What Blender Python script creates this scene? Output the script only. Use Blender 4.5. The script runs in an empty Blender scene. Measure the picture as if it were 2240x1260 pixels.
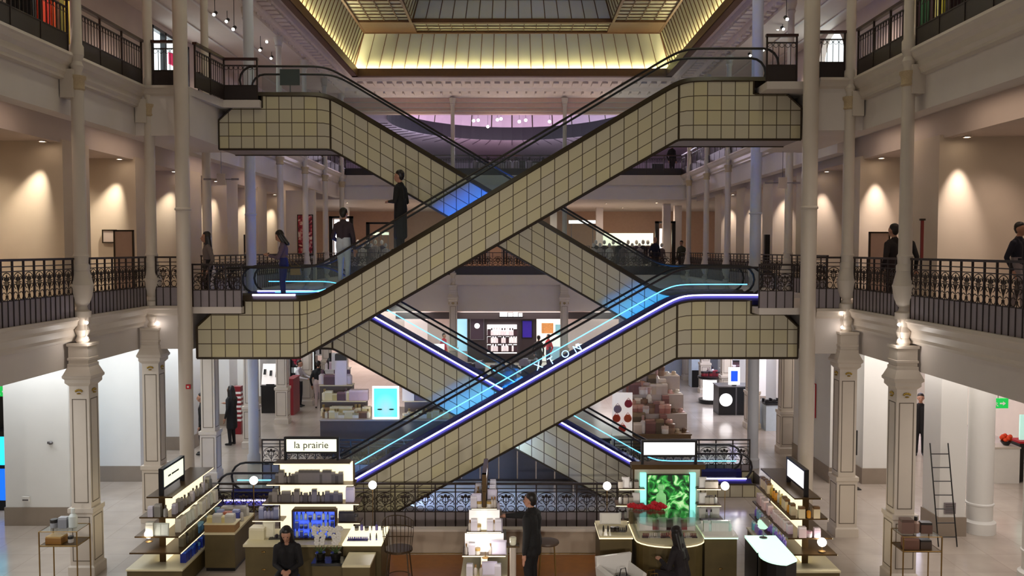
import bpy, bmesh, math, random
from mathutils import Vector, Matrix
PI = math.pi
R = math.radians
S = bpy.context.scene
COL = S.collection
# ---------------------------------------------------------------- camera, world, exposure
F = 1900.0                                   # focal length in pixels of the 2240 x 1260 frame
PITCH = math.atan(85 / F)
EYE = 7.7                                    # the photographer stands on the middle gallery
cam = bpy.data.cameras.new('camera')
cam.sensor_width = 36.0
cam.lens = 36.0 * F / 2240
cam.clip_end = 400
camo = bpy.data.objects.new('camera', cam)
camo.location = (0, 0, EYE)
camo.rotation_euler = (PI / 2 - PITCH, 0, 0)
COL.objects.link(camo)
S.camera = camo
S.view_settings.view_transform = 'Standard'
S.view_settings.look = 'None'
S.view_settings.exposure = 0.22
S.view_settings.gamma = 1.0
S.view_settings.use_curve_mapping = False
S.cycles.max_bounces = 6
S.cycles.diffuse_bounces = 3
S.cycles.glossy_bounces = 3
S.cycles.transmission_bounces = 4
S.cycles.transparent_max_bounces = 24
S.cycles.sample_clamp_indirect = 4.0
S.cycles.caustics_reflective = False
S.cycles.caustics_refractive = False
w = bpy.data.worlds.new('world')
S.world = w
w.use_nodes = True
# the rest of the hall behind the photographer: dim above, brighter from the lit shop floor below
_n = w.node_tree
_tc = _n.nodes.new('ShaderNodeTexCoord')
_sp = _n.nodes.new('ShaderNodeSeparateXYZ')
_rp = _n.nodes.new('ShaderNodeValToRGB')
_mr = _n.nodes.new('ShaderNodeMapRange')
_mr.inputs['From Min'].default_value = -0.6
_mr.inputs['From Max'].default_value = 0.6
_rp.color_ramp.elements[0].color = (0.95, 0.86, 0.78, 1)
_rp.color_ramp.elements[1].color = (0.10, 0.092, 0.09, 1)
_n.links.new(_tc.outputs['Generated'], _sp.inputs[0])
_n.links.new(_sp.outputs[2], _mr.inputs[0])
_n.links.new(_mr.outputs[0], _rp.inputs[0])
_n.links.new(_rp.outputs[0], _n.nodes['Background'].inputs[0])
_n.nodes['Background'].inputs[1].default_value = 0.37

def lamp(kind, name, loc, energy, color, size=0.2, sy=None, rot=(0, 0, 0), spot=60, blend=0.5, target=None, spread=180):
    l = bpy.data.lights.new(name, kind)
    l.energy = energy
    l.color = color
    if kind == 'AREA':
        l.shape = 'RECTANGLE' if sy else 'SQUARE'
        l.size = size
        if sy:
            l.size_y = sy
        l.spread = R(spread)
    else:
        l.shadow_soft_size = size
    if kind == 'SPOT':
        l.spot_size = R(spot)
        l.spot_blend = blend
    o = bpy.data.objects.new(name, l)
    o.location = loc
    o.rotation_euler = rot
    if target is not None:
        o.rotation_euler = (Vector(target) - Vector(loc)).to_track_quat('-Z', 'Y').to_euler()
    COL.objects.link(o)
    return o

# large lights: unseen fill lamps added in the glazed lantern, ceiling lighting of each gallery
for y in (14, 20, 26, 32):
    for x in (-6.6, 6.6):
        lamp('POINT', 'lantern_fill', (x, y, 19.2), 110, (1.0, 0.95, 0.82), 0.35)
WARM = (1.0, 0.80, 0.62)
COOL = (0.86, 0.93, 1.0)
for y in (17, 25, 33, 41):                      # ground floor galleries, lit from the ceiling under the slab
    lamp('AREA', 'gallery_light', (-12.9, y, 4.86), 225, (0.92, 0.97, 1.0), 4.0, 6.0)
    lamp('AREA', 'gallery_light', (12.4, y, 4.86), 205, (1.0, 0.93, 0.87), 4.0, 6.0)
for x in (-6, -2.5, 1, 3.4):                     # unseen fill spots added below the view to light the escalator panels
    lamp('SPOT', 'fill_spot', (x, 2.0, 5.1), 1150, (1.0, .92, .84), .3, None, (0, 0, 0), 62, 1.0, (x * 1.1 + .6, 24.3, 2.2))
for x, tx in ((-9.9, -4.5), (10.0, 5.2)):       # fill spots added by the side galleries to brighten the island displays
    lamp('SPOT', 'fill_spot', (x, 38.0, 4.7), 1000, (1.0, .92, .84), .12, None, (0, 0, 0), 60, .7, (tx, 33.2, 1.4))
for x in (-9, 0, 9):
    lamp('AREA', 'gallery_light', (x, 57.0, 3.68), 420, (1.0, 0.9, 0.86), 7.0, 5.0)
    lamp('SPOT', 'cornice_fill', (x * .7, 53.1, 12.5), 270, (1.0, .88, .80), .1, None, (0, 0, 0), 110, .8, (x * .7, 51.6, 17.2))  # uplights added, unseen, to brighten the far cornice

# ---------------------------------------------------------------- pixel helpers (2240 x 1260 frame)
_c, _s = math.cos(PITCH), math.sin(PITCH)
def ray(px, py):
    a = (px - 1120) / F
    b = (630 - py) / F
    return a, _c + b * _s, -_s + b * _c
def at(px, py, Y):                            # the point seen at a pixel, at depth Y
    a, dy, dz = ray(px, py)
    t = Y / dy
    return Vector((a * t, Y, EYE + dz * t))
def atz(px, py, z=0.0):                       # the point seen at a pixel, on the level z
    a, dy, dz = ray(px, py)
    t = (z - EYE) / dz
    return Vector((a * t, dy * t, z))

# ---------------------------------------------------------------- materials
def lin(c):
    return tuple((v / 255 / 12.92) if v / 255 <= 0.04045 else ((v / 255 + 0.055) / 1.055) ** 2.4 for v in c)
MATS = {}
def mat(name, col, rough=0.5, metal=0.0, noise=0.08, scale=6.0, emit=None, power=0.0, coat=0.0, bump=0.0):
    """procedural paint: a base colour broken up by a little noise"""
    if name in MATS:
        return MATS[name]
    m = bpy.data.materials.new(name)
    m.use_nodes = True
    nt = m.node_tree
    b = nt.nodes['Principled BSDF']
    c = lin(col)
    b.inputs['Roughness'].default_value = rough
    b.inputs['Metallic'].default_value = metal
    b.inputs['Coat Weight'].default_value = coat
    if noise:
        tc = nt.nodes.new('ShaderNodeTexCoord')
        nz = nt.nodes.new('ShaderNodeTexNoise')
        nz.inputs['Scale'].default_value = scale
        nz.inputs['Detail'].default_value = 2
        mx = nt.nodes.new('ShaderNodeMix')
        mx.data_type = 'RGBA'
        mx.inputs[6].default_value = tuple(v * (1 - noise) for v in c) + (1,)
        mx.inputs[7].default_value = tuple(min(1, v * (1 + noise)) for v in c) + (1,)
        nt.links.new(tc.outputs['Object'], nz.inputs['Vector'])
        nt.links.new(nz.outputs['Fac'], mx.inputs[0])
        nt.links.new(mx.outputs[2], b.inputs['Base Color'])
        if bump:
            bp = nt.nodes.new('ShaderNodeBump')
            bp.inputs['Strength'].default_value = bump
            nt.links.new(nz.outputs['Fac'], bp.inputs['Height'])
            nt.links.new(bp.outputs['Normal'], b.inputs['Normal'])
    else:
        b.inputs['Base Color'].default_value = c + (1,)
    if emit is not None:
        b.inputs['Emission Color'].default_value = lin(emit) + (1,)
        b.inputs['Emission Strength'].default_value = power
    MATS[name] = m
    return m

def glass(name, tint=(0.9, 0.94, 0.94), gloss=0.08):
    m = bpy.data.materials.new(name)
    m.use_nodes = True
    nt = m.node_tree
    nt.nodes.clear()
    o = nt.nodes.new('ShaderNodeOutputMaterial')
    t = nt.nodes.new('ShaderNodeBsdfTransparent')
    t.inputs[0].default_value = tint + (1,)
    g = nt.nodes.new('ShaderNodeBsdfGlossy')
    g.inputs['Roughness'].default_value = 0.12
    lw = nt.nodes.new('ShaderNodeLayerWeight')
    lw.inputs[0].default_value = 0.25
    ma = nt.nodes.new('ShaderNodeMath')
    ma.operation = 'MULTIPLY_ADD'
    ma.inputs[1].default_value = 0.25
    ma.inputs[2].default_value = gloss
    mx = nt.nodes.new('ShaderNodeMixShader')
    nt.links.new(lw.outputs['Fresnel'], ma.inputs[0])
    nt.links.new(ma.outputs[0], mx.inputs[0])
    nt.links.new(t.outputs[0], mx.inputs[1])
    nt.links.new(g.outputs[0], mx.inputs[2])
    nt.links.new(mx.outputs[0], o.inputs[0])
    MATS[name] = m
    return m

def nodes_of(name, rough=0.5):
    m = bpy.data.materials.new(name)
    m.use_nodes = True
    MATS[name] = m
    m.node_tree.nodes['Principled BSDF'].inputs['Roughness'].default_value = rough
    return m, m.node_tree, m.node_tree.nodes['Principled BSDF']

def tile_mat(name, c1, c2, line, su, sv, lw=0.03, rough=0.4, use_uv=True):
    """square panels: dark joints, each panel one of two tones"""
    m, nt, b = nodes_of(name, rough)
    N, L = nt.nodes.new, nt.links.new
    tc = N('ShaderNodeTexCoord')
    sp = N('ShaderNodeSeparateXYZ')
    L(tc.outputs['UV' if use_uv else 'Object'], sp.inputs[0])
    def math_(op, a, bval=None):
        n = N('ShaderNodeMath')
        n.operation = op
        if isinstance(a, (int, float)):
            n.inputs[0].default_value = a
        else:
            L(a, n.inputs[0])
        if bval is not None:
            if isinstance(bval, (int, float)):
                n.inputs[1].default_value = bval
            else:
                L(bval, n.inputs[1])
        return n.outputs[0]
    u = math_('DIVIDE', sp.outputs[0], su)
    v = math_('DIVIDE', sp.outputs[1], sv)
    fu, fv = math_('FRACT', u), math_('FRACT', v)
    lu = math_('LESS_THAN', fu, lw / su)
    lv = math_('LESS_THAN', fv, lw / sv)
    ln = math_('MAXIMUM', lu, lv)
    cb = N('ShaderNodeCombineXYZ')
    L(math_('FLOOR', u), cb.inputs[0])
    L(math_('FLOOR', v), cb.inputs[1])
    wn = N('ShaderNodeTexWhiteNoise')
    L(cb.outputs[0], wn.inputs['Vector'])
    mx = N('ShaderNodeMix')
    mx.data_type = 'RGBA'
    mx.inputs[6].default_value = lin(c1) + (1,)
    mx.inputs[7].default_value = lin(c2) + (1,)
    L(wn.outputs['Value'], mx.inputs[0])
    m2 = N('ShaderNodeMix')
    m2.data_type = 'RGBA'
    L(ln, m2.inputs[0])
    L(mx.outputs[2], m2.inputs[6])
    m2.inputs[7].default_value = lin(line) + (1,)
    L(m2.outputs[2], b.inputs['Base Color'])
    return m

CREAM = mat('cream_paint', (206, 194, 180), 0.45, scale=3, noise=0.05)
CREAMW = mat('white_plaster', (214, 204, 196), 0.6, scale=2, noise=0.04)
PLASTER = mat('warm_plaster', (216, 200, 178), 0.7, scale=2, noise=0.05)
PIERW = mat('pier_paint', (232, 230, 226), 0.6, scale=2, noise=0.03)
STONE = mat('taupe_stone', (150, 136, 122), 0.4, scale=4, noise=0.08)
CEIL = mat('ceiling_paint', (212, 196, 184), 0.7, scale=2, noise=0.04)
GOLD = mat('gilding', (170, 140, 60), 0.4, 0.6)
GROOVE = mat('groove_line', (110, 98, 84), 0.6)
IRON = mat('wrought_iron', (48, 36, 32), 0.45, 0.3, noise=0.15)
WOODRAIL = mat('mahogany_rail', (52, 22, 18), 0.35, noise=0.2, scale=10)
KICK = mat('grey_kick_panel', (138, 128, 132), 0.5, noise=0.08)
KICKD = mat('dark_kick_panel', (40, 28, 26), 0.5, noise=0.2, scale=9)
BRONZE = mat('bronze_beam', (92, 58, 24), 0.45, 0.2, noise=0.15)
LAYGLASS = mat('obscured_glass', (192, 192, 162), 0.35, noise=0.06, scale=1.5)
RUBBER = mat('black_rubber', (26, 20, 20), 0.45)
STEEL = mat('brushed_steel', (120, 118, 120), 0.35, 0.8)
DARKTRIM = mat('dark_bronze_trim', (58, 46, 32), 0.45, 0.3)
GLASS = glass('clear_glass')
GLASSB = glass('balustrade_glass', (0.90, 0.94, 0.94), 0.015)
CLAD = tile_mat('escalator_panels', (158, 146, 106), (150, 138, 116), (64, 52, 34), 0.745, 0.745, 0.045)
BLACK = mat('black_lacquer', (18, 16, 18), 0.3)
WHITE = mat('white_lacquer', (232, 228, 222), 0.35, noise=0.03)

# ---------------------------------------------------------------- mesh builder
class MB:
    def __init__(s):
        s.v, s.f, s.m, s.uv, s.cur = [], [], [], None, 0
    def add(s, vs, fs):
        n = len(s.v)
        s.v += [tuple(v) for v in vs]
        s.f += [[i + n for i in f] for f in fs]
        s.m += [s.cur] * len(fs)
        return s
    def box(s, x0, x1, y0, y1, z0, z1):
        vs = [(x, y, z) for z in (z0, z1) for y in (y0, y1) for x in (x0, x1)]
        return s.add(vs, [(0, 2, 3, 1), (4, 5, 7, 6), (0, 1, 5, 4), (2, 6, 7, 3), (0, 4, 6, 2), (1, 3, 7, 5)])
    def cbox(s, c, d, rz=0.0, rx=0.0):
        mt = Matrix.Rotation(rz, 3, 'Z') @ Matrix.Rotation(rx, 3, 'X')
        vs = [Vector(c) + mt @ Vector((x * d[0] / 2, y * d[1] / 2, z * d[2] / 2)) for z in (-1, 1) for y in (-1, 1) for x in (-1, 1)]
        return s.add(vs, [(0, 2, 3, 1), (4, 5, 7, 6), (0, 1, 5, 4), (2, 6, 7, 3), (0, 4, 6, 2), (1, 3, 7, 5)])
    def cyl(s, p0, p1, r0, r1=None, n=12):
        return s.tube([p0, p1], [r0, r0 if r1 is None else r1], n)
    def tube(s, pts, r, n=6, closed=False):
        pts = [Vector(p) for p in pts]
        k = len(pts)
        rs = r if isinstance(r, (list, tuple)) else [r] * k
        vs, prev = [], None
        for i, p in enumerate(pts):
            a = pts[(i - 1) % k] if (closed or i > 0) else p
            b = pts[(i + 1) % k] if (closed or i < k - 1) else p
            t = (b - a).normalized() if (b - a).length > 1e-9 else Vector((0, 0, 1))
            if prev is None:
                q = Vector((0, 0, 1)) if abs(t.z) < 0.9 else Vector((0, 1, 0))
                u = t.cross(q).normalized()
            else:
                u = (prev - t * prev.dot(t))
                u = u.normalized() if u.length > 1e-6 else t.orthogonal().normalized()
            prev = u
            w_ = t.cross(u)
            for j in range(n):
                an = 2 * PI * j / n
                vs.append(p + (u * math.cos(an) + w_ * math.sin(an)) * rs[i])
        fs = []
        for i in range(k if closed else k - 1):
            for j in range(n):
                a0, b0 = i * n + j, i * n + (j + 1) % n
                a1, b1 = ((i + 1) % k) * n + j, ((i + 1) % k) * n + (j + 1) % n
                fs.append((a0, b0, b1, a1))
        if not closed:
            fs.append(tuple(range(n - 1, -1, -1)))
            fs.append(tuple((k - 1) * n + j for j in range(n)))
        return s.add(vs, fs)
    def lathe(s, prof, n=16, c=(0, 0, 0), sq=False, rot=0.0):
        """profile [(radius, z)]; sq makes a square section of that half width"""
        vs = []
        if sq:
            n, rot = 4, PI / 4
        for r, z in prof:
            rr = r * math.sqrt(2) if sq else r
            for j in range(n):
                an = 2 * PI * j / n + rot
                vs.append((c[0] + rr * math.cos(an), c[1] + rr * math.sin(an), c[2] + z))
        fs = [(i * n + j, i * n + (j + 1) % n, (i + 1) * n + (j + 1) % n, (i + 1) * n + j) for i in range(len(prof) - 1) for j in range(n)]
        fs.append(tuple(range(n - 1, -1, -1)))
        fs.append(tuple((len(prof) - 1) * n + j for j in range(n)))
        return s.add(vs, fs)
    def prism(s, poly, y0, y1):
        """polygon in x, z pushed along y (front at y0)"""
        n = len(poly)
        vs = [(x, y0, z) for x, z in poly] + [(x, y1, z) for x, z in poly]
        fs = [tuple(range(n)), tuple(range(2 * n - 1, n - 1, -1))]
        fs += [(i, n + i, n + (i + 1) % n, (i + 1) % n) for i in range(n)]
        return s.add(vs, fs)
    def slab(s, poly, z0, z1):
        n = len(poly)
        vs = [(x, y, z0) for x, y in poly] + [(x, y, z1) for x, y in poly]
        fs = [tuple(range(n - 1, -1, -1)), tuple(range(n, 2 * n))]
        fs += [(i, (i + 1) % n, n + (i + 1) % n, n + i) for i in range(n)]
        return s.add(vs, fs)
    def sphere(s, c, r, n=12, m=8):
        rx, ry, rz = r if isinstance(r, (tuple, list)) else (r, r, r)
        vs = [(c[0], c[1], c[2] - rz)]
        for i in range(1, m):
            th = -PI / 2 + PI * i / m
            for j in range(n):
                an = 2 * PI * j / n
                vs.append((c[0] + rx * math.cos(th) * math.cos(an), c[1] + ry * math.cos(th) * math.sin(an), c[2] + rz * math.sin(th)))
        vs.append((c[0], c[1], c[2] + rz))
        e = len(vs) - 1
        fs = [(0, 1 + (j + 1) % n, 1 + j) for j in range(n)]
        for i in range(m - 2):
            for j in range(n):
                a, b = 1 + i * n + j, 1 + i * n + (j + 1) % n
                fs.append((a, b, b + n, a + n))
        fs += [(e, 1 + (m - 2) * n + j, 1 + (m - 2) * n + (j + 1) % n) for j in range(n)]
        return s.add(vs, fs)
    def sweep(s, prof, path):
        """profile [(out, z)] along a plan path [(x, y)]; out is to the left of travel"""
        P = [Vector((x, y)) for x, y in path]
        k, n = len(P), len(prof)
        vs = []
        for i in range(k):
            d0 = (P[i] - P[i - 1]).normalized() if i else None
            d1 = (P[i + 1] - P[i]).normalized() if i < k - 1 else None
            d0 = d0 or d1
            d1 = d1 or d0
            n0, n1 = Vector((-d0.y, d0.x)), Vector((-d1.y, d1.x))
            mm = (n0 + n1)
            mm = mm / max(0.3, mm.dot(n0))
            for o, z in prof:
                vs.append((P[i].x + mm.x * o, P[i].y + mm.y * o, z))
        fs = []
        for i in range(k - 1):
            for j in range(n):
                a, b = i * n + j, i * n + (j + 1) % n
                fs.append((a, a + n, b + n, b))
        fs.append(tuple(range(n)))
        fs.append(tuple((k - 1) * n + j for j in range(n - 1, -1, -1)))
        return s.add(vs, fs)
    def mesh(s, name, m, smooth=False):
        me = bpy.data.meshes.new(name)
        me.from_pydata(s.v, [], s.f)
        for x in (m if isinstance(m, (list, tuple)) else [m]):
            me.materials.append(x)
        if any(s.m):
            me.polygons.foreach_set('material_index', s.m)
        if s.uv:
            ul = me.uv_layers.new(name='UVMap')
            for l in me.loops:
                ul.data[l.index].uv = s.uv[l.vertex_index]
        me.update()
        if smooth:
            me.shade_smooth()
            me.set_sharp_from_angle(angle=R(38))
        return me
    def build(s, name, m, parent=None, smooth=False):
        return link(name, s.mesh(name, m, smooth), parent)

def link(name, me, parent=None, loc=(0, 0, 0), rz=0.0, sc=None):
    o = bpy.data.objects.new(name, me)
    COL.objects.link(o)
    o.location = loc
    if rz:
        o.rotation_euler = (0, 0, rz)
    if sc:
        o.scale = sc if isinstance(sc, (tuple, list)) else (sc, sc, sc)
    if parent:
        o.parent = parent
    return o
def tag(o, label, cat, group=None, kind=None):
    if label:
        o['label'] = label
    if cat:
        o['category'] = cat
    if group:
        o['group'] = group
    if kind:
        o['kind'] = kind
    return o
def thing(name, label, cat, loc=(0, 0, 0), rz=0.0, group=None):
    o = bpy.data.objects.new(name, None)
    o.empty_display_size = 0.2
    COL.objects.link(o)
    o.location = loc
    o.rotation_euler = (0, 0, rz)
    return tag(o, label, cat, group)
def struct(o):
    o['kind'] = 'structure'
    return o
def copy_thing(o, loc, rz=None, label=None, group=None, sc=None):
    c = o.copy()
    COL.objects.link(c)
    c.location = loc
    if rz is not None:
        c.rotation_euler = (0, 0, rz)
    if sc:
        c.scale = sc if isinstance(sc, (tuple, list)) else (sc, sc, sc)
    if label:
        c['label'] = label
    if group:
        c['group'] = group
    for ch in list(o.children):
        d = ch.copy()
        COL.objects.link(d)
        d.parent = c
        for g in list(ch.children):
            e = g.copy()
            COL.objects.link(e)
            e.parent = d
    return c
rnd = random.Random(7)
# ================================================================ THE HALL
Z1, Z2, ZC = 6.1, 12.2, 16.9
LX, RX = -10.25, 9.1                     # balcony edges, left and near right
RXF = 10.45                              # right edge beyond the escalators
YB = 53.6                                # far balcony
# floor of the ground level: polished pale stone
fm, nt, b = nodes_of('polished_stone_floor', 0.16)
N_, L_ = nt.nodes.new, nt.links.new
tc = N_('ShaderNodeTexCoord')
br = N_('ShaderNodeTexBrick')
br.offset = 0.0
br.inputs['Scale'].default_value = 1.0
br.inputs['Brick Width'].default_value = 1.2
br.inputs['Row Height'].default_value = 1.2
br.inputs['Mortar Size'].default_value = 0.006
br.inputs['Color1'].default_value = lin((204, 190, 178)) + (1,)
br.inputs['Color2'].default_value = lin((196, 182, 170)) + (1,)
br.inputs['Mortar'].default_value = lin((172, 158, 148)) + (1,)
nz = N_('ShaderNodeTexNoise')
nz.inputs['Scale'].default_value = 1.3
nz.inputs['Detail'].default_value = 5
mx = N_('ShaderNodeMix')
mx.data_type = 'RGBA'
mx.blend_type = 'MULTIPLY'
mx.inputs[0].default_value = 0.35
L_(tc.outputs['Object'], br.inputs['Vector'])
L_(tc.outputs['Object'], nz.inputs['Vector'])
L_(br.outputs['Color'], mx.inputs[6])
L_(nz.outputs['Fac'], mx.inputs[7])
L_(mx.outputs[2], b.inputs['Base Color'])
struct(MB().box(-32, 32, 6, 72, -0.3, 0).build('floor', fm))
wood = mat('orange_parquet', (150, 92, 36), 0.35, noise=0.25, scale=5)
struct(MB().box(-3.3, 2.6, 18.2, 21.55, 0, 0.012).build('floor_parquet', wood))

# gallery floors; each front edge carries a beam and a moulded cornice
def gallery(side, x_edge, x_out, y0, y1, z, beam_lo, tag_):
    sg = -1 if side == 'left' else 1
    xs = sorted((x_edge + sg * 0.2, x_out))
    m = MB()
    if z == Z1:
        m.box(xs[0], xs[1], y0, y1, beam_lo, z)
        struct(m.build('floor_gallery_' + tag_, CREAMW))
        return
    xa = x_edge + sg * 0.2
    xb = x_edge + sg * 0.62
    xc = sg * 12.35 if side == 'left' else 11.35
    xd = xc + sg * 0.25
    def bx(a, b_, za, zb):
        m.box(min(a, b_), max(a, b_), y0, y1, za, zb)
    bx(xa, xb, beam_lo, z)
    bx(xb, x_out, 11.35, z)
    struct(m.build('floor_gallery_' + tag_, CREAMW))
    m2 = MB()
    m2.box(min(xc, xd), max(xc, xd), y0, y1, 10.62, 11.35)
    m2.box(min(xd, x_out), max(xd, x_out), y0, y1, 10.66, 10.8)
    struct(m2.build('ceiling_gallery_' + tag_, CEIL))
gallery('left', LX, -20, 6, YB, Z1, 4.9, 'left_lower')
gallery('left', LX, -20, 6, YB, Z2, 10.85, 'left_upper')
gallery('right', RX, 20, 6, 28.6, Z1, 4.9, 'right_lower')
gallery('right', RX, 20, 6, 28.6, Z2, 10.85, 'right_upper')
gallery('right', RXF, 20, 28.6, YB, Z1, 4.9, 'right_lower_far')
gallery('right', RXF, 20, 28.6, YB, Z2, 10.85, 'right_upper_far')
# landings of the escalators
m = MB()
m.box(LX - 0.2, -8.95, 24.3, 28.5, 4.9, Z1)
m.box(-8.95, -7.5, 24.0, 28.5, 5.92, Z1)
m.box(LX - 0.2, -8.95, 24.3, 28.5, 10.85, Z2)
m.slab([(-8.95, 24.4), (-8.72, 26.45), (-7.62, 26.45), (-7.62, 28.5), (-8.95, 28.5)], 11.98, Z2)
struct(m.build('floor_landing_left', CREAMW))
m = MB()
m.box(8.1, RX + 0.2, 23.2, 28.5, 4.9, Z1)
m.box(6.72, 8.1, 23.55, 28.5, 5.92, Z1)
m.box(8.1, RX + 0.2, 23.2, 28.5, 10.85, Z2)
m.box(6.85, 8.1, 23.55, 28.5, 12.0, Z2)
struct(m.build('floor_landing_right', CREAMW))
# the far balcony
m = MB()
m.box(-20, 20, YB, 72, 3.85, Z1)
struct(m.build('floor_gallery_far_lower', CREAMW))
m = MB()
m.box(-20, 20, YB, 72, 10.75, 11.2)
m.box(-20, 20, YB, YB + 0.4, 11.2, Z2)
m.box(-20, 20, YB + 0.4, 92, 11.6, Z2)
struct(m.build('floor_gallery_far_upper', CREAMW))

# cornices along the gallery edges
def cprof(z):
    return [(-0.25, z + 0.02), (0.12, z + 0.02), (0.14, z - 0.05), (0.10, z - 0.09), (0.06, z - 0.20), (-0.02, z - 0.28), (-0.02, z - 0.42), (-0.07, z - 0.50), (-0.07, z - 0.56), (-0.25, z - 0.60)]
paths = {
    'left': [(LX, 6), (LX, 24.3), (-9.0, 24.3)],
    'left_far': [(LX, 28.5), (LX, YB)],
    'right': [(8.12, 23.2), (RX, 23.2), (RX, 6)],
    'right_far': [(RXF, YB), (RXF, 28.5)],
    'far': [(20, YB), (-20, YB)],
}
k = 1
for nm, p in paths.items():
    pp = p[::-1]
    for z in (Z1, Z2):
        m = MB()
        m.sweep(cprof(z), pp)
        struct(m.build('trim_%d' % k, CREAM))
        k += 1

# piers and outer walls of the galleries
PL = [19.3, 23.9, 28.5, 33.0, 37.6, 42.2, 46.8]
PR = [23.0, 28.2, 33.0, 37.6, 42.2, 46.8]
for i, y in enumerate(PL):
    struct(MB().box(-14.1, -12.3, y, y + 1.1, 0, 4.95).build('wall_left_pier', PIERW))
    struct(MB().box(-14.13, -12.27, y - 0.03, y + 1.13, 0, 0.52).build('baseboard_left', STONE))
    struct(MB().box(-15.2, -12.3, y, y + 1.5, Z1, 10.7).build('wall_left_pier', PLASTER))
for i, y in enumerate(PR):
    if i == 1:
        continue
    x0, x1 = (11.45, 12.15) if i < 2 else (11.5, 13.2)
    d_ = .95 if i < 2 else 1.5
    struct(MB().box(x0, x1, y, y + d_, 0, 4.95).build('wall_right_pier', PIERW))
    struct(MB().box(x0 - 0.03, x1 + 0.03, y - 0.03, y + d_ + .03, 0, 0.52).build('baseboard_right', STONE))
for y in PR:
    struct(MB().box(11.25, 13.6, y, y + 1.5, Z1, 10.7).build('wall_right_pier', PLASTER))
# the long pier and the plain one behind the second right column
struct(MB().box(10.45, 10.85, 28.3, 32.0, 0, 4.95).build('wall_right_pier', PIERW))
struct(MB().box(10.42, 10.88, 28.27, 32.03, 0, 0.52).build('baseboard_right', STONE))
struct(MB().box(11.5, 12.3, 28.2, 29.4, 0, 4.95).build('wall_right_pier', PIERW))
struct(MB().box(11.47, 12.33, 28.17, 29.43, 0, 0.52).build('baseboard_right', STONE))
# outer walls
struct(MB().box(-20.2, -20, 6, YB, 0, Z2).build('wall_left', PLASTER))
struct(MB().box(20, 20.2, 6, YB, 0, Z2).build('wall_right', PLASTER))
struct(MB().box(-20, 20, 72, 72.2, 0, 10.75).build('wall_back', PLASTER))
# upper level: outer walls with windows
TW = mat('upper_wall_paint', (196, 178, 166), 0.7, scale=2, noise=0.05)
def wall_with_hole(x, y0, y1, z0, z1, hy0, hy1, hz0, hz1, nm, arch=False):
    m = MB()
    t = 0.25 if x > 0 else -0.25
    a, b_ = min(x, x + t), max(x, x + t)
    m.box(a, b_, y0, hy0, z0, z1)
    m.box(a, b_, hy1, y1, z0, z1)
    m.box(a, b_, hy0, hy1, z0, hz0)
    if not arch:
        m.box(a, b_, hy0, hy1, hz1, z1)
    else:
        c, r = (hy0 + hy1) / 2, (hy1 - hy0) / 2
        n = 14
        pts = [(c - r * math.cos(PI * i / n), hz1 - r + r * math.sin(PI * i / n)) for i in range(n + 1)]
        for i in range(n):
            (ya, za), (yb, zb) = pts[i], pts[i + 1]
            m.add([(xx, yy, zz) for xx in (a, b_) for yy, zz in ((ya, za), (yb, zb), (yb, z1), (ya, z1))],
                  [(0, 1, 2, 3), (7, 6, 5, 4), (0, 4, 5, 1), (1, 5, 6, 2), (2, 6, 7, 3), (3, 7, 4, 0)])
    return struct(m.build(nm, TW))
wall_with_hole(-14.4, 6, YB, Z2, 17.2, 35.2, 39.2, 12.4, 16.7, 'wall_left_upper')
wall_with_hole(13.4, 6, YB, Z2, 17.2, 35.4, 38.4, 12.4, 16.85, 'wall_right_upper', True)
# upper gallery ceiling
m = MB()
m.box(-14.6, LX + 0.1, 6, YB, ZC, ZC + 0.3)
m.box(RXF - 0.1, 13.7, 6, YB, ZC, ZC + 0.3)
struct(m.build('ceiling_upper', CEIL))
m = MB()
for x in (-13.2, -11.8, 11.7, 12.8):
    m.box(x - 0.06, x + 0.06, 6, YB, ZC - 0.05, ZC)
struct(m.build('trim_%d' % k, CREAMW)); k += 1

# coved plaster cornice round the laylight, with dentils
SX, SY = 8.95, 49.4                      # half width and far edge of the laylight
ZS = 17.7
CO = mat('cove_plaster', (220, 204, 194), 0.7, noise=0.10, scale=4)
m = MB()
steps = [(0.0, 17.62), (0.35, 17.55), (0.45, 17.38), (1.05, 17.30), (1.15, 17.12), (1.45, 17.05), (1.6, 16.9)]
for i in range(len(steps) - 1):
    (o0, z0), (o1, z1) = steps[i], steps[i + 1]
    for sg in (-1, 1):
        xe = (lambda o: sg * (SX + o * (0.9 if sg < 0 else 1.0)))
        m.add([(xe(o0), 6, z0), (xe(o1), 6, z1), (xe(o1), SY + o1 * 2.6, z1), (xe(o0), SY + o0 * 2.6, z0)], [(0, 1, 2, 3)])
    m.add([(-SX - o0 * .9, SY + o0 * 2.6, z0), (SX + o0, SY + o0 * 2.6, z0), (SX + o1, SY + o1 * 2.6, z1), (-SX - o1 * .9, SY + o1 * 2.6, z1)], [(0, 1, 2, 3)])
struct(m.build('ceiling_cove', CO))
m = MB()
for i in range(34):
    x = -SX - .4 + i * (2 * SX + .8) / 33
    m.box(x - 0.16, x + 0.16, SY + 1.3, SY + 2.3, 17.26, 17.36)
    m.box(x - 0.05, x + 0.05, SY + 3.0, SY + 3.6, 17.0, 17.12)
y = 30.0
while y < SY + 1:
    for sg in (-1, 1):
        m.box(*sorted((sg * (SX + 0.5), sg * (SX + 0.95))), y - 0.2, y + 0.2, 17.26, 17.36)
        m.box(*sorted((sg * (SX + 1.15), sg * (SX + 1.35))), y - 0.1, y + 0.1, 17.0, 17.1)
    y += 0.62
struct(m.build('trim_%d' % k, CO)); k += 1

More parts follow.
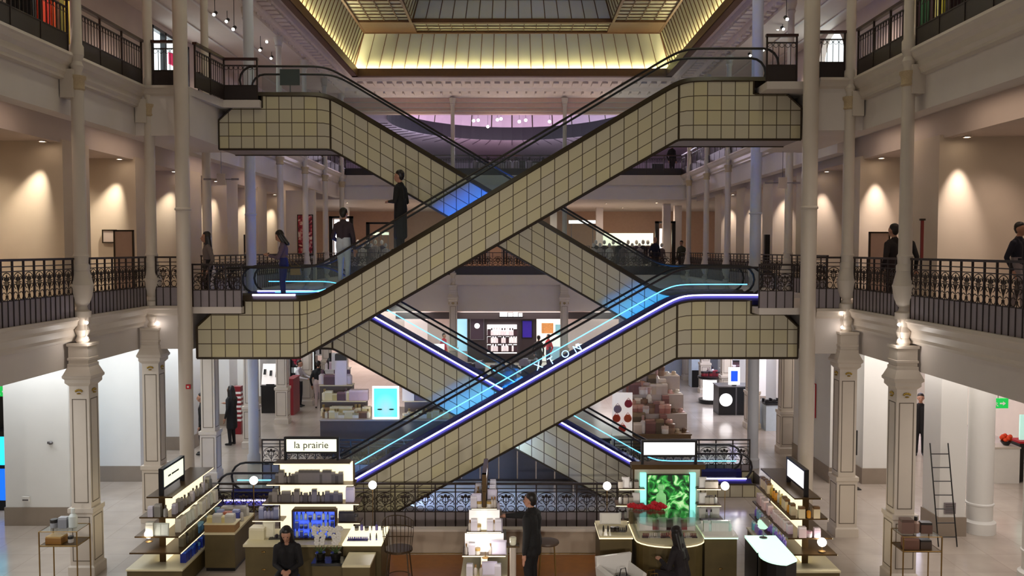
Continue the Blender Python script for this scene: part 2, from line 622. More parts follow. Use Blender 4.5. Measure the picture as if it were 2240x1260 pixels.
# the laylight: bronze kerb, leaning glass panels, flat glazed ring, second riser
sk = thing('glazed_laylight', 'bronze framed glass laylight with glowing leaning panels over the hall', 'skylight', (0, 38, ZS))
def skp(mb, name, mt):
    for i, v in enumerate(mb.v):
        mb.v[i] = (v[0], v[1] - 38, v[2] - ZS)
    return mb.build(name, mt, sk)
Y0S = 14.0
m = MB()
m.box(-SX - .05, SX + .05, SY - 0.30, SY + 0.1, ZS - 0.32, ZS - 0.05)
m.box(-SX + .25, SX - .25, SY - 0.32, SY - 0.27, ZS - 0.32, ZS + 0.10)
for sg in (-1, 1):
    m.box(*sorted((sg * (SX + 0.05), sg * (SX - 0.30))), Y0S, SY, ZS - 0.32, ZS - 0.05)
    m.box(*sorted((sg * (SX - 0.27), sg * (SX - 0.32))), Y0S, SY - .3, ZS - 0.32, ZS + 0.10)
skp(m, 'kerb', BRONZE)
LEAN, UP = 0.75, 2.05
T1 = ZS + UP
x1, y1 = SX - LEAN, SY - LEAN
m = MB()
m.add([(-SX, SY, ZS), (SX, SY, ZS), (x1, y1, T1), (-x1, y1, T1)], [(0, 1, 2, 3)])
skp(m, 'far_panel', LAYGLASS)
for sg in (-1, 1):
    m = MB()
    m.add([(sg * SX, SY, ZS), (sg * SX, Y0S, ZS), (sg * x1, Y0S, T1), (sg * x1, y1, T1)], [(0, 1, 2, 3)])
    skp(m, 'side_panel', LAYGLASS)
m = MB()
n = 25
for i in range(n + 1):
    u = i / n * 2 - 1
    m.tube([(u * SX, SY - .03, ZS), (u * x1, y1 - .03, T1)], 0.022, 4)
yy = Y0S
while yy < SY:
    for sg in (-1, 1):
        m.tube([(sg * (SX - .03), yy, ZS), (sg * (x1 - .03), min(yy, y1), T1)], 0.022, 4)
    yy += 0.62
for sg in (-1, 1):
    m.tube([(sg * SX, SY, ZS), (sg * x1, y1, T1)], 0.07, 6)
skp(m, 'glazing_bar', BRONZE)
# ring ceiling
xi, yi = 5.25, 46.3
m = MB()
for sg in (-1, 1):
    m.add([(sg * x1, Y0S, T1), (sg * x1, yi, T1), (sg * xi, yi, T1), (sg * xi, Y0S, T1)], [(0, 1, 2, 3)])
m.add([(-xi, y1, T1), (xi, y1, T1), (xi, yi, T1), (-xi, yi, T1)], [(0, 1, 2, 3)])
skp(m, 'flat_glazing', LAYGLASS)
m = MB()
for sg in (-1, 1):
    m.box(*sorted((sg * x1, sg * xi)), yi, y1, T1 - 0.12, T1 + 0.05)
m.box(-x1, x1, y1 - .16, y1 + .02, T1 - 0.14, T1 + 0.05)
m.box(-xi, xi, yi - .1, yi + .1, T1 - 0.16, T1 + 0.05)
for sg in (-1, 1):
    m.box(*sorted((sg * x1, sg * (x1 - .12))), Y0S, y1, T1 - 0.14, T1 + 0.05)
    m.box(*sorted((sg * xi, sg * (xi + .14))), Y0S, yi, T1 - 0.16, T1 + 0.05)
    for i in range(1, 4):
        xx = sg * (xi + (x1 - xi) * i / 4)
        m.box(xx - .03, xx + .03, Y0S, yi, T1 - 0.05, T1 - 0.01)
    yy = yi - .55
    while yy > Y0S:
        m.box(*sorted((sg * xi, sg * x1)), yy - .02, yy + .02, T1 - 0.05, T1 - 0.01)
        yy -= 0.62
for i in range(3):
    yy = yi + (y1 - yi) * (i + 1) / 4
    m.box(-xi, xi, yy - .025, yy + .025, T1 - 0.05, T1 - 0.01)
for i in range(17):
    xx = -xi + 2 * xi * i / 16
    m.box(xx - .02, xx + .02, yi, y1, T1 - 0.05, T1 - 0.01)
skp(m, 'ring_beam', BRONZE)
T2, x2, y2 = T1 + 1.05, xi - 0.35, yi - 0.35
m = MB()
m.add([(-xi, yi, T1), (xi, yi, T1), (x2, y2, T2), (-x2, y2, T2)], [(0, 1, 2, 3)])
for sg in (-1, 1):
    m.add([(sg * xi, yi, T1), (sg * xi, Y0S, T1), (sg * x2, Y0S, T2), (sg * x2, y2, T2)], [(0, 1, 2, 3)])
m.add([(-x2, y2, T2), (x2, y2, T2), (x2, Y0S, T2), (-x2, Y0S, T2)], [(0, 1, 2, 3)])
skp(m, 'upper_glazing', LAYGLASS)
m = MB()
for i in range(16):
    u = i / 15 * 2 - 1
    m.tube([(u * xi, yi - .02, T1), (u * x2, y2 - .02, T2)], 0.022, 4)
    m.box(u * x2 - .02, u * x2 + .02, Y0S, y2, T2 - .05, T2)
m.box(-x2, x2, y2 - .12, y2 + .02, T2 - 0.12, T2 + 0.02)
for sg in (-1, 1):
    m.tube([(sg * xi, yi, T1), (sg * x2, y2, T2)], 0.06, 6)
    yy = Y0S
    while yy < yi:
        m.tube([(sg * (xi - .02), yy, T1), (sg * (x2 - .02), min(yy, y2), T2)], 0.022, 4)
        yy += 0.7
for i in range(6):
    m.box(-x2, x2, y2 - 2 * i - .05, y2 - 2 * i + .05, T2 - .06, T2)
skp(m, 'upper_bar', BRONZE)
# the cove light at the foot of the panels: glowing tubes behind the kerb
CL = mat('cove_tube', (255, 244, 190), 0.5, emit=(255, 242, 190), power=62.0, noise=0)
m = MB()
m.tube([(-SX + .3, SY - 0.2, ZS + .02), (SX - .3, SY - 0.2, ZS + .02)], 0.03, 6)
skp(m, 'cove_light', CL)
for sg in (-1, 1):
    m = MB()
    m.tube([(sg * (SX - 0.2), Y0S, ZS + .02), (sg * (SX - 0.2), SY - .3, ZS + .02)], 0.03, 6)
    skp(m, 'cove_light', CL)

# upper hall beyond the far balcony: oval opening with dark rim and ribbed glass dome
m = MB()
ZH = 16.75
n = 64
ca, cb, cy = 8.7, 10.5, 61.8
ring = [(ca * math.cos(2 * PI * i / n), cy + cb * math.sin(2 * PI * i / n)) for i in range(n)]
def rect_pt(x, y):
    dx, dy = x, y - cy
    t = min(20 / abs(dx) if abs(dx) > 1e-6 else 1e9, (30 / dy) if dy > 1e-6 else (cy - YB - .3) / -dy if dy < -1e-6 else 1e9)
    return (dx * t, cy + dy * t)
vs = []
ca2 = []
cb_in = [p for p in ring]
cy_near = YB + .3
for x, y in ring:
    yy = max(y, cy_near)
    vs.append((x, yy, ZH))
    px_, py_ = rect_pt(x, y)
    vs.append((px_, max(py_, cy_near), ZH))
m.add(vs, [(2 * i, 2 * i + 1, (2 * i + 3) % (2 * n), (2 * i + 2) % (2 * n)) for i in range(n)])
LIL = mat('lilac_ceiling', (206, 190, 204), 0.6, noise=0.05)
struct(m.build('ceiling_oval_hall', LIL))
m = MB()
vs = []
for x, y in ring:
    yy = max(y, cy_near)
    vs += [(x, yy, ZH - .05), (x, yy, ZH + 1.0)]
m.add(vs, [(2 * i, (2 * i + 2) % (2 * n), (2 * i + 3) % (2 * n), 2 * i + 1) for i in range(n)])
struct(m.build('trim_%d' % k, mat('dark_rim', (20, 14, 26), 0.5))); k += 1
DG = mat('dome_glass', (178, 156, 172), 0.4, noise=0.1, scale=1)
m = MB()
mm_ = MB()
for i in range(n):
    pts = []
    for j in range(7):
        t = PI / 2 * j / 7
        x, y = ring[i]
        pts.append((x * math.cos(t), cy + (y - cy) * math.cos(t), ZH + 1.0 + 5.0 * math.sin(t)))
    m.v += pts
    if i % 2 == 0:
        mm_.tube(pts, 0.05, 4)
for i in range(n):
    for j in range(6):
        a, b_ = i * 7 + j, ((i + 1) % n) * 7 + j
        m.f.append([a, b_, b_ + 1, a + 1])
        m.m.append(0)
struct(m.build('ceiling_dome', DG))
struct(mm_.build('trim_%d' % k, DARKTRIM)); k += 1
m = MB()
for i in range(n // 2):
    x, y = ring[i]
    if y > cy:
        for q in range(2):
            f0 = 1.03
            m.tube([(x * f0, cy + (y - cy) * f0, ZH - .02), (x * 1.35, cy + (y - cy) * 1.35, ZH - .02)], 0.03, 4)
struct(m.build('trim_%d' % k, mat('ceiling_rib', (160, 142, 162), 0.6))); k += 1
struct(MB().box(-20, 20, 92, 92.2, Z2, 24).build('wall_back_upper', LIL))
struct(MB().box(-20.2, -14.4, YB, YB + .3, Z2, 17).build('wall_back_upper_left', TW))
struct(MB().box(14, 20.2, YB, YB + .3, Z2, 17).build('wall_back_upper_right', TW))
struct(MB().box(-20.2, -20, YB, 92, Z2, 24).build('wall_left_oval_hall', LIL))
struct(MB().box(20, 20.2, YB, 92, Z2, 24).build('wall_right_oval_hall', LIL))
# pink fascia and beam over the far colonnade
m = MB()
m.box(-10.6, 10.6, YB - .1, YB + .3, 15.95, 16.95)
struct(m.build('trim_%d' % k, mat('rosy_fascia', (226, 190, 172), 0.6))); k += 1
m = MB()
for z in (16.1, 16.3, 16.62):
    m.box(-10.6, 10.6, YB - .16, YB - .1, z, z + .05)
struct(m.build('trim_%d' % k, CREAM)); k += 1
for x in (-5, 1, 5):
    lamp('POINT', 'oval_hall_lamp', (x, 66, 15.2), 600, (0.94, 0.80, 1.0), 0.12)
lamp('POINT', 'dome_lamp', (2, 60, 18.6), 130, (0.95, 0.80, 0.9), 0.3)
# ================================================================ COLUMNS
def panel_frame(m, hw, z0, z1, ins, t=0.012):
    """thin dark line framing a panel on the four faces of a square shaft"""
    a = hw - ins
    for q in range(4):
        def P(u, d, z):
            return [(u, -d, z), (d, u, z), (-u, d, z), (-d, -u, z)][q]
        for (u0, u1, za, zb) in ((-a, a, z0, z0 + t * 1.6), (-a, a, z1 - t * 1.6, z1), (-a, -a + t * 1.6, z0, z1), (a - t * 1.6, a, z0, z1)):
            vs = [P(u, d, z) for d in (hw - 0.004, hw + 0.006) for z in (za, zb) for u in (u0, u1)]
            m.add(vs, [(0, 2, 3, 1), (4, 5, 7, 6), (0, 1, 5, 4), (2, 6, 7, 3), (0, 4, 6, 2), (1, 3, 7, 5)])
def col_meshes():
    d = {}
    m = MB().lathe([(.31, 0), (.31, .22), (.27, .26), (.27, 1.48), (.30, 1.52), (.30, 1.62)], sq=True)
    d['pedestal'] = m.mesh('pedestal', CREAM)
    m = MB()
    panel_frame(m, .27, .36, 1.42, .06)
    d['pedestal_panel'] = m.mesh('pedestal_panel', GROOVE)
    d['square_shaft'] = MB().lathe([(.23, 1.62), (.23, 4.5), (.30, 4.58), (.30, 4.66), (.34, 4.7), (.34, 4.76)], sq=True).mesh('square_shaft', CREAM)
    m = MB()
    panel_frame(m, .23, 1.74, 4.2, .06)
    d['shaft_panel'] = m.mesh('shaft_panel', GROOVE)
    m = MB()
    for q in range(4):
        a = PI / 2 * q
        for j in range(5):
            t = (j - 2) * .5
            p = Vector((.05 * math.sin(t) * 1.6, -.245, 4.36 + .05 * math.cos(t)))
            m.sphere(Matrix.Rotation(a, 3, 'Z') @ p, (.024, .024, .03), 6, 4)
        m.sphere(Matrix.Rotation(a, 3, 'Z') @ Vector((0, -.245, 4.33)), (.05, .05, .02), 6, 4)
    d['gilt_emblem'] = m.mesh('gilt_emblem', GOLD, True)
    d['capital_block'] = MB().lathe([(.33, 4.76), (.25, 4.95), (.25, 5.02), (.23, 5.03), (.23, 5.10), (.25, 5.11), (.25, 5.16), (.23, 5.17), (.23, 5.42), (.26, 5.44), (.26, 5.5)], sq=True).mesh('capital_block', CREAM)
    d['neck'] = MB().lathe([(.13, 5.5), (.16, 5.56), (.12, 5.66), (.17, 5.8), (.12, 5.92), (.15, 6.02), (.15, 6.1)], 16).mesh('neck', CREAM, True)
    d['urn'] = MB().lathe([(.2, 6.1), (.2, 6.24), (.13, 6.28), (.11, 6.36), (.17, 6.44), (.23, 6.6), (.26, 6.82), (.27, 6.86), (.25, 6.9), (.2, 7.12), (.18, 7.2), (.16, 7.24)], 18).mesh('urn', CREAM, True)
    d['round_shaft'] = MB().lathe([(.19, 7.2), (.19, 7.32), (.16, 7.36), (.165, 7.5), (.18, 7.54), (.15, 7.6), (.14, 11.4)], 18).mesh('round_shaft', CREAM, True)
    d['capital'] = MB().lathe([(.14, 11.38), (.18, 11.42), (.16, 11.46), (.165, 11.6), (.2, 11.66), (.2, 11.72)], 18).mesh('capital', mat('buff_capital', (186, 164, 130), 0.5, noise=0.2, scale=30), True)
    d['bracket'] = MB().box(-.2, .2, .0, .3, 11.2, 11.85).mesh('bracket', CREAM)
    d['scroll_console'] = MB().lathe([(.12, 11.72), (.1, 11.8), (.15, 11.95), (.11, 12.05), (.16, 12.2)], 12).mesh('scroll_console', CREAM, True)
    d['upper_shaft'] = MB().lathe([(.16, 12.2), (.16, 12.4), (.125, 12.46), (.12, 16.4), (.17, 16.5), (.14, 16.55), (.2, 16.75), (.2, 16.9)], 16).mesh('upper_shaft', CREAM, True)
    return d
CD = col_meshes()
def column(x, y, label, rot=0.0, group=None, full=True):
    t = thing('cast_iron_column', label, 'column', (x, y, 0), rot, group)
    for nm, me in CD.items():
        if nm == 'bracket' and not full:
            continue
        p = link(nm, me, t)
    return t
column(-10.12, 20.4, 'cream column with urn base rising from a gilt-topped pilaster, nearest on the left', PI / 2)
column(-10.12, 24.4, 'cream urn-based column on a pilaster at the left corner of the balcony', PI / 2)
column(9.0, 19.9, 'cream column with urn base beside the couple, nearest on the right', -PI / 2)
column(8.95, 23.2, 'cream urn-based column on a pilaster at the right corner of the balcony', -PI / 2)
FARG = 'receding cream columns along the side galleries'
for y in (29.0, 33.6, 38.2, 42.8, 47.4, 52.0):
    column(-10.15, y, 'slender cream column in the row receding along the left gallery', PI / 2, 'columns along the left gallery', False)
for y in (32.6, 37.2, 41.8, 46.4, 51.0):
    column(10.35, y, 'slender cream column in the row receding along the right gallery', -PI / 2, 'columns along the right gallery', False)
for x, l in ((-3.62, 'left'), (3.22, 'right')):
    column(x, YB - .2, 'slender column before the far balcony, %s one of the central pair' % l, 0, None, False)
def round_column(x, y, r, label, ring_z, tone):
    t = thing('round_column', label, 'column', (x, y, 0))
    MB().lathe([(r * 1.25, 0), (r * 1.25, .3), (r, .36), (r, ZC)], 24).build('shaft', tone, t, True)
    MB().lathe([(r, 0), (r + .03, .02), (r + .03, .06), (r, .08)], 24, (0, 0, ring_z)).build('joint_ring', tone, t, True)
    return t
round_column(-8.97, 23.75, .19, 'tall plain round column beside the left escalator landing', 8.75, CREAM)
round_column(7.83, 22.95, .20, 'tall plain round column beside the right escalator landing', 8.75, CREAM)
BLUEW = mat('cool_white_paint', (196, 198, 206), 0.5, noise=0.03)
round_column(-9.3, 31.0, .18, 'tall bluish white round column behind the left landing', 8.9, BLUEW)
round_column(8.5, 30.4, .19, 'tall bluish white round column behind the right landing', 8.9, BLUEW)
round_column(12.75, 23.4, .33, 'thick white round column beside the pier with the leaning ladder', 0.75, PIERW)
round_column(12.05, 19.6, .33, 'thick white round column cut by the right edge of the photo', 0.75, PIERW)

# ================================================================ RAILINGS
def bay_scroll(w_, h, r=0.011):
    """one bay of scrollwork: palmette, two C scrolls and a pair of curls, in x, z"""
    m = MB()
    def arc(cx, cz, rx, rz, a0, a1, n=8):
        return [(cx + rx * math.cos(a0 + (a1 - a0) * i / n), 0, cz + rz * math.sin(a0 + (a1 - a0) * i / n)) for i in range(n + 1)]
    H = w_ / 2
    for sg in (-1, 1):
        m.tube([(sg * x, y, z) for x, y, z in arc(0, h * .66, H * .86, h * .3, PI / 2, -PI / 3)], r, 4)
        m.tube([(sg * x, y, z) for x, y, z in arc(H * .44, h * .40, H * .42, h * .16, PI * .9, -PI * .1)], r, 4)
        m.tube([(sg * x, y, z) for x, y, z in arc(H * .5, h * .15, H * .36, h * .14, PI * .8, -PI * 1.1, 12)], r, 4)
        m.tube([(sg * x, y, z) for x, y, z in arc(H * .42, h * .72, H * .26, h * .10, 0, PI * 1.7, 9)], r, 4)
        m.tube([(0, 0, h * .3), (sg * H * .3, 0, h * .52), (sg * H * .22, 0, h * .64)], r, 4)
        m.sphere((sg * H * .3, 0, h * .74), (H * .2, .012, h * .06), 6, 4)
    m.tube([(0, 0, 0), (0, 0, h * .9)], r, 4)
    m.sphere((0, 0, h * .8), (H * .16, .014, h * .1), 6, 4)
    return m
def seg_iter(p):
    for a, b_ in zip(p[:-1], p[1:]):
        a, b_ = Vector((a[0], a[1], 0)), Vector((b_[0], b_[1], 0))
        yield a, b_, (b_ - a).length, math.atan2(b_.y - a.y, b_.x - a.x)
def railing(path, z, label, bay=0.42, group=None, posts=True, kick=KICK, fine=True, hk=.54, hh=1.4):
    """iron balcony rail: kick panel with bars, scrollwork, three rails, a post at each bay"""
    t = thing('balcony_railing', label, 'railing', (path[0][0], path[0][1], z), 0, group)
    o = Vector((path[0][0], path[0][1], 0))
    rails = [MB(), MB(), MB()]
    kk, bars, sc = MB(), MB(), MB()
    post = MB().box(-.018, .018, -.018, .018, 0, hh - .03).mesh('post', IRON)
    first = True
    for a, b_, L, an in seg_iter(path):
        a = a - o
        d = Vector((math.cos(an), math.sin(an), 0))
        n = max(1, round(L / bay))
        bw = L / n
        for i, (zz, rh, ww) in enumerate(((hh - .05, .05, .07), (hh - .17, .022, .03), (hh - .27, .022, .03))):
            rails[i].cbox(a + d * L / 2 + Vector((0, 0, zz + rh / 2)), (L + .03, ww, rh), an)
        kk.cbox(a + d * L / 2 + Vector((0, 0, hk / 2)), (L, .02, hk), an)
        rails[2].cbox(a + d * L / 2 + Vector((0, 0, hk + .005)), (L, .03, .022), an)
        one = bay_scroll(bw, hh - .27 - hk, .011 if fine else .016)
        nb = n * 2
        for i in range(nb + 1):
            p = a + d * (L * i / nb)
            bars.cbox(p + Vector((0, 0, hk / 2)), (.022, .05, hk + .02), an)
        for i in range(n):
            p = a + d * (bw * (i + .5)) + Vector((0, 0, hk + .01))
            mt = Matrix.Rotation(an, 3, 'Z')
            sc.add([p + mt @ Vector(v) for v in one.v], one.f)
        if posts:
            for i in range(n + 1):
                if i == 0 and not first:
                    continue
                link('post', post, t, a + d * (bw * i), an)
        first = False
    for i, nm in enumerate(('top_rail', 'middle_rail', 'lower_rail')):
        rails[i].build(nm, IRON, t)
    kk.build('kick_panel', kick, t)
    bars.build('kick_grille', IRON, t)
    sc.build('scrollwork', IRON, t, True)
    return t
def upper_railing(path, z, label, group=None, posts=True):
    """upper floor rail: wide dark wooden handrail, thin balusters over a dark scroll panel"""
    t = thing('gallery_railing', label, 'railing', (path[0][0], path[0][1], z), 0, group)
    o = Vector((path[0][0], path[0][1], 0))
    hr, rl, kk, ba, sc = MB(), [MB(), MB(), MB()], MB(), MB(), MB()
    post = MB().box(-.022, .022, -.022, .022, 0, 1.2).mesh('post', IRON)
    for a, b_, L, an in seg_iter(path):
        a = a - o
        d = Vector((math.cos(an), math.sin(an), 0))
        hr.cbox(a + d * L / 2 + Vector((0, 0, 1.23)), (L + .06, .12, .07), an)
        for q_, zz in enumerate((1.04, .44, .03)):
            rl[q_].cbox(a + d * L / 2 + Vector((0, 0, zz)), (L, .035, .03), an)
        kk.cbox(a + d * L / 2 + Vector((0, 0, .235)), (L, .016, .39), an)
        n = max(2, round(L / .15))
        for i in range(n + 1):
            ba.cbox(a + d * (L * i / n) + Vector((0, 0, .74)), (.016, .016, .6), an)
            if i < n:
                p = a + d * (L * (i + .5) / n) + Vector((0, 0, .97))
                sc.tube([p + Matrix.Rotation(an, 3, 'Z') @ Vector((.06 * math.cos(q * PI / 4), 0, .06 * math.sin(q * PI / 4))) for q in range(8)], .008, 4, True)
        n = max(1, round(L / 1.1))
        for i in range(n + 1):
            link('post', post, t, a + d * (L * i / n), an)
    hr.build('handrail', WOODRAIL, t)
    for q_, nm in enumerate(('upper_rail', 'middle_rail', 'bottom_rail')):
        rl[q_].build(nm, IRON, t)
    kk.build('kick_panel', KICKD, t)
    ba.build('baluster_grille', IRON, t)
    sc.build('ring_frieze', IRON, t, True)
    return t
e = 0.03
railing([(LX + e, 14.5), (LX + e, 20.2)], Z1, 'scrolled iron railing at the left edge, in front of the big lit wall')
railing([(LX + e, 20.6), (LX + e, 24.2)], Z1, 'scrolled iron railing between the two urn columns on the left')
railing([(-9.95, 24.27), (-9.15, 24.27)], Z1, 'short frontal iron railing between left corner column and plain round column')
railing([(-8.85, 24.06), (-7.5, 24.06)], Z1, 'iron railing in front of the left escalator landing', .42, None, True, KICK, True, .46, 1.2)
railing([(LX + e, 28.6), (LX + e, YB)], Z1, 'long iron railing of the left gallery behind the escalators', .6, None, True, KICK, False)
railing([(RX - e, 14.5), (RX - e, 19.7)], Z1, 'scrolled iron railing at the right edge, in front of the pink lit wall')
railing([(RX - e, 20.1), (RX - e, 23.0)], Z1, 'scrolled iron railing in front of the standing couple on the right')
railing([(8.8, 23.24), (8.03, 23.24)], Z1, 'short frontal iron railing between right corner column and plain round column')
railing([(7.65, 23.6), (6.72, 23.6)], Z1, 'iron railing in front of the right escalator landing', .42, None, True, KICK, True, .46, 1.2)
railing([(RXF - e, 28.7), (RXF - e, YB)], Z1, 'long iron railing of the right gallery behind the escalators', .6, None, True, KICK, False)
railing([(-10.2, YB - .03), (10.4, YB - .03)], Z1, 'iron railing across the far balcony above the distant shop', .65, None, True, KICKD, False)
upper_railing([(LX + e, 14.5), (LX + e, 20.2)], Z2, 'dark upper railing in front of the red and yellow garments')
upper_railing([(LX + e, 20.6), (LX + e, 24.2)], Z2, 'dark wood-topped upper railing between the two left columns')
upper_railing([(-9.95, 24.3), (-9.15, 24.3)], Z2, 'short upper railing against the bright coloured window on the left')
upper_railing([(-8.85, 24.5), (-8.7, 26.5), (-7.7, 26.5)], Z2, 'upper railing bending round the top left escalator landing')
upper_railing([(LX + e, 28.6), (LX + e, YB)], Z2, 'long upper railing of the left gallery behind the escalators')
upper_railing([(RX - e, 14.5), (RX - e, 19.7)], Z2, 'dark upper railing in front of the white and yellow garments')
upper_railing([(RX - e, 20.1), (RX - e, 23.0)], Z2, 'dark wood-topped upper railing between the two right columns')
upper_railing([(8.8, 23.24), (8.03, 23.24)], Z2, 'short upper railing against the bright arched window on the right')
upper_railing([(7.65, 23.6), (6.85, 23.6)], Z2, 'upper railing in front of the top right escalator landing')
upper_railing([(RXF - e, 28.7), (RXF - e, YB)], Z2, 'long upper railing of the right gallery behind the escalators')
upper_railing([(-10.2, YB - .03), (10.4, YB - .03)], Z2, 'upper railing across the far balcony below the oval opening')
# the well at the foot of the escalators: plinth of panels and railing round it
railing([(-8.3, 23.85), (4.6, 23.85)], 0, 'iron railing across the front of the escalator foot on the ground floor', .56, None, True, KICK, True, .4, 1.22)
railing([(-8.3, 28.6), (-3.0, 28.6)], 0, 'iron railing behind the escalator foot on the left of the ground floor', .56)
railing([(3.4, 28.6), (7.9, 28.6)], 0, 'iron railing behind the escalator foot on the right of the ground floor', .56)
# ================================================================ ESCALATORS
CLADM = tile_mat('escalator_tiles', (206, 196, 156), (196, 188, 168), (84, 70, 50), 1.0, 1.0, 0.065, 0.62)
SKIRT = mat('led_glow_skirt', (52, 50, 120), 0.3, 0.5)  # blue of the LED glow is put into the skirt colour
SOFF = mat('grey_soffit', (150, 138, 132), 0.6)
TREAD = mat('grooved_tread', (70, 68, 74), 0.4, 0.6)
LEDV = mat('violet_white_led', (236, 226, 255), 0.4, emit=(206, 196, 255), power=4.0, noise=0)
LEDC = mat('cyan_led', (200, 240, 255), 0.4, emit=(96, 196, 255), power=2.6, noise=0)
LEDB = mat('deep_blue_led', (60, 120, 255), 0.4, emit=(30, 110, 255), power=40.0, noise=0)
def soft(x, a, b_, k=0.16):
    f = lambda t: k * math.log1p(math.exp(t / k)) if t / k < 40 else t
    return (f(x - a) - f(x - b_)) / (b_ - a)
class Esc:
    pass
def escalator(label, Y0, mirror, zl, zh, led, blue, lower):
    """canonical shape rises to the right; mirror flips it"""
    YW = 1.55
    Y1 = Y0 + YW
    XL, XR = -8.85, 8.03
    KA, KB = -5.53, 4.75
    fx = (lambda x: -.9 - x) if mirror else (lambda x: x)
    t = thing('escalator', label, 'escalator', (0, Y0, zl))
    def put(m, name, mt, par=None, smooth=False):
        m.v = [(fx(v[0]), v[1] - Y0, v[2] - zl) for v in m.v]
        return m.build(name, mt, par or t, smooth)
    H = zh - zl
    P = lambda x: zl + H * soft(x, KA, KB)
    TOP = lambda x: P(x) + .16
    BA, BB = -5.95, 4.62
    B = lambda x: zl + H * soft(x, BA, BB, .04) - 1.46
    xs = [XL, XL + .42, -7.5]
    x = XL
    samples = []
    grid = sorted(set([round(XL + .2 * i, 3) for i in range(int((XR - XL) / .2) + 1)] + [XL, XL + .42, -7.5, 6.7, XR - .42, XR, BA, BB]))
    def tops(x):
        """top edge (left value, right value) with the stepped and chamfered ends"""
        z = TOP(x)
        r = []
        for side in (-1, 1):
            q = x + side * 1e-4
            v = z
            if q > 6.7 or (q < -7.5 and not lower):
                dist = (XR - q) if q > 6.7 else (q - XL)
                v = z - .36
                if dist < .42:
                    v -= (.42 - dist) * .9
            r.append(v)
        return r
    for yy, nm in ((Y0, 'side_panel'), (Y1, 'side_panel')):
        m = MB()
        m.uv = []
        prev = None
        for x in grid:
            tl, tr = tops(x)
            bz = max(B(x), 0.0)
            def addv(tz):
                i = len(m.v)
                full = TOP(x) - B(x)
                m.v += [(x, yy, bz), (x, yy, max(tz, bz + .01))]
                for z in (bz, max(tz, bz + .01)):
                    m.uv.append(((x + 20) / .385, (z - B(x)) / full * 4 + .04))
                return i
            if prev is not None:
                i = addv(tl)
                m.f.append([prev, i, i + 1, prev + 1])
                m.m.append(0)
            prev = addv(tr)
        put(m, nm, CLADM)
    # dark edge trims, front and back
    m = MB()
    for yy in (Y0 - .01, Y1 + .01):
        tp, bp = [], []
        for x in grid:
            tl, tr = tops(x)
            tp.append((x, yy, tl))
            if abs(tl - tr) > .01:
                tp.append((x, yy, tr))
            if B(x) > 0.02:
                bp.append((x, yy, B(x)))
        m.tube(tp, .028, 4)
        m.tube(bp, .032, 4)
        m.tube([(XR, yy, tp[-1][2]), (XR, yy, B(XR))], .028, 4)
        if not lower:
            m.tube([(XL, yy, tp[0][2]), (XL, yy, B(XL))], .028, 4)
        for kx in (BA, BB):
            if B(kx) > 0:
                m.tube([(kx, yy, B(kx)), (kx, yy, TOP(kx))], .018, 4)
    put(m, 'edge_trim', DARKTRIM)
    m = MB()
    i0 = None
    for x in grid:
        i = len(m.v)
        z = max(B(x), 0.02)
        m.v += [(x, Y0 + .01, z), (x, Y1 - .01, z)]
        if i0 is not None:
            m.f.append([i0, i0 + 1, i + 1, i])
            m.m.append(0)
        i0 = i
    for xe, tz in ((XL, tops(XL)[1]), (XR, tops(XR)[0])):
        z = max(B(xe), 0.02)
        m.add([(xe, Y0, z), (xe, Y1, z), (xe, Y1, max(tz, z + .02)), (xe, Y0, max(tz, z + .02))], [(0, 1, 2, 3)])
    put(m, 'soffit', SOFF)
    # landing plates and treads
    for a, b_ in ((XL + .3, KA + .1), (KB - .1, XR - .3)):
        m = MB()
        z = P((a + b_) / 2) + .02
        m.box(a, b_, Y0 + .3, Y1 - .3, z - .06, z)
        put(m, 'landing_plate', STEEL)
    sw = (KB - KA) / 25
    sh = H / 25
    tread = None
    for i in range(25):
        m = MB()
        xa = KA + sw * i
        m.box(xa, xa + sw + .04, Y0 + .3, Y1 - .3, zl + sh * i - .02, zl + sh * (i + .9))
        put(m, 'step', TREAD)
    # balustrades
    fine = [XL + .5 + i * .15 for i in range(int((7.35 - XL - .5) / .15) + 1)]
    for si, (yy, off) in enumerate(((Y0 + .16, 0), (Y1 - .16, 0))):
        m = MB()
        prof = []
        hx0, hx1 = -8.38, 7.42
        rr = .42
        for j in range(9):
            a = PI * 1.5 - PI * j / 8
            prof.append((hx0 + rr + rr * math.cos(a), yy, P(hx0) + 1.08 - rr + rr * math.sin(a)))
        prof += [(x, yy, P(x) + 1.08) for x in fine if hx0 + rr + .05 < x < hx1 - rr - .05]
        for j in range(9):
            a = PI / 2 - PI * j / 8
            prof.append((hx1 - rr + rr * math.cos(a), yy, P(hx1) + 1.08 - rr + rr * math.sin(a)))
        prof = [(hx0 + rr + .5, yy, P(hx0) + 1.08 - 2 * rr)] + prof + [(hx1 - rr - .5, yy, P(hx1) + 1.08 - 2 * rr)]
        m.tube(prof, .035, 6)
        put(m, 'handrail', RUBBER, None, True)
        m = MB()
        gx = [x for x in fine if hx0 + .35 < x < hx1 - .3]
        vs = []
        for x in gx:
            for dy in (-.006, .006):
                vs += [(x, yy + dy, P(x) + .16), (x, yy + dy, P(x) + 1.06)]
        fs = []
        for i in range(len(gx) - 1):
            a, b_ = i * 4, i * 4 + 4
            fs += [(a, b_, b_ + 1, a + 1), (a + 2, a + 3, b_ + 3, b_ + 2), (a + 1, b_ + 1, b_ + 3, a + 3)]
        m.add(vs, fs)
        put(m, 'glass_panel', GLASSB)
        # sloping skirt deck beside the steps
        m = MB()
        vs = []
        ya, yb = (Y0, Y0 + .3) if si == 0 else (Y1, Y1 - .3)
        for x in fine:
            vs += [(x, ya, P(x) + .16), (x, (ya + yb) / 2, P(x) + .3), (x, yb, P(x) + .24), (x, yb, P(x) + .02)]
        fs = []
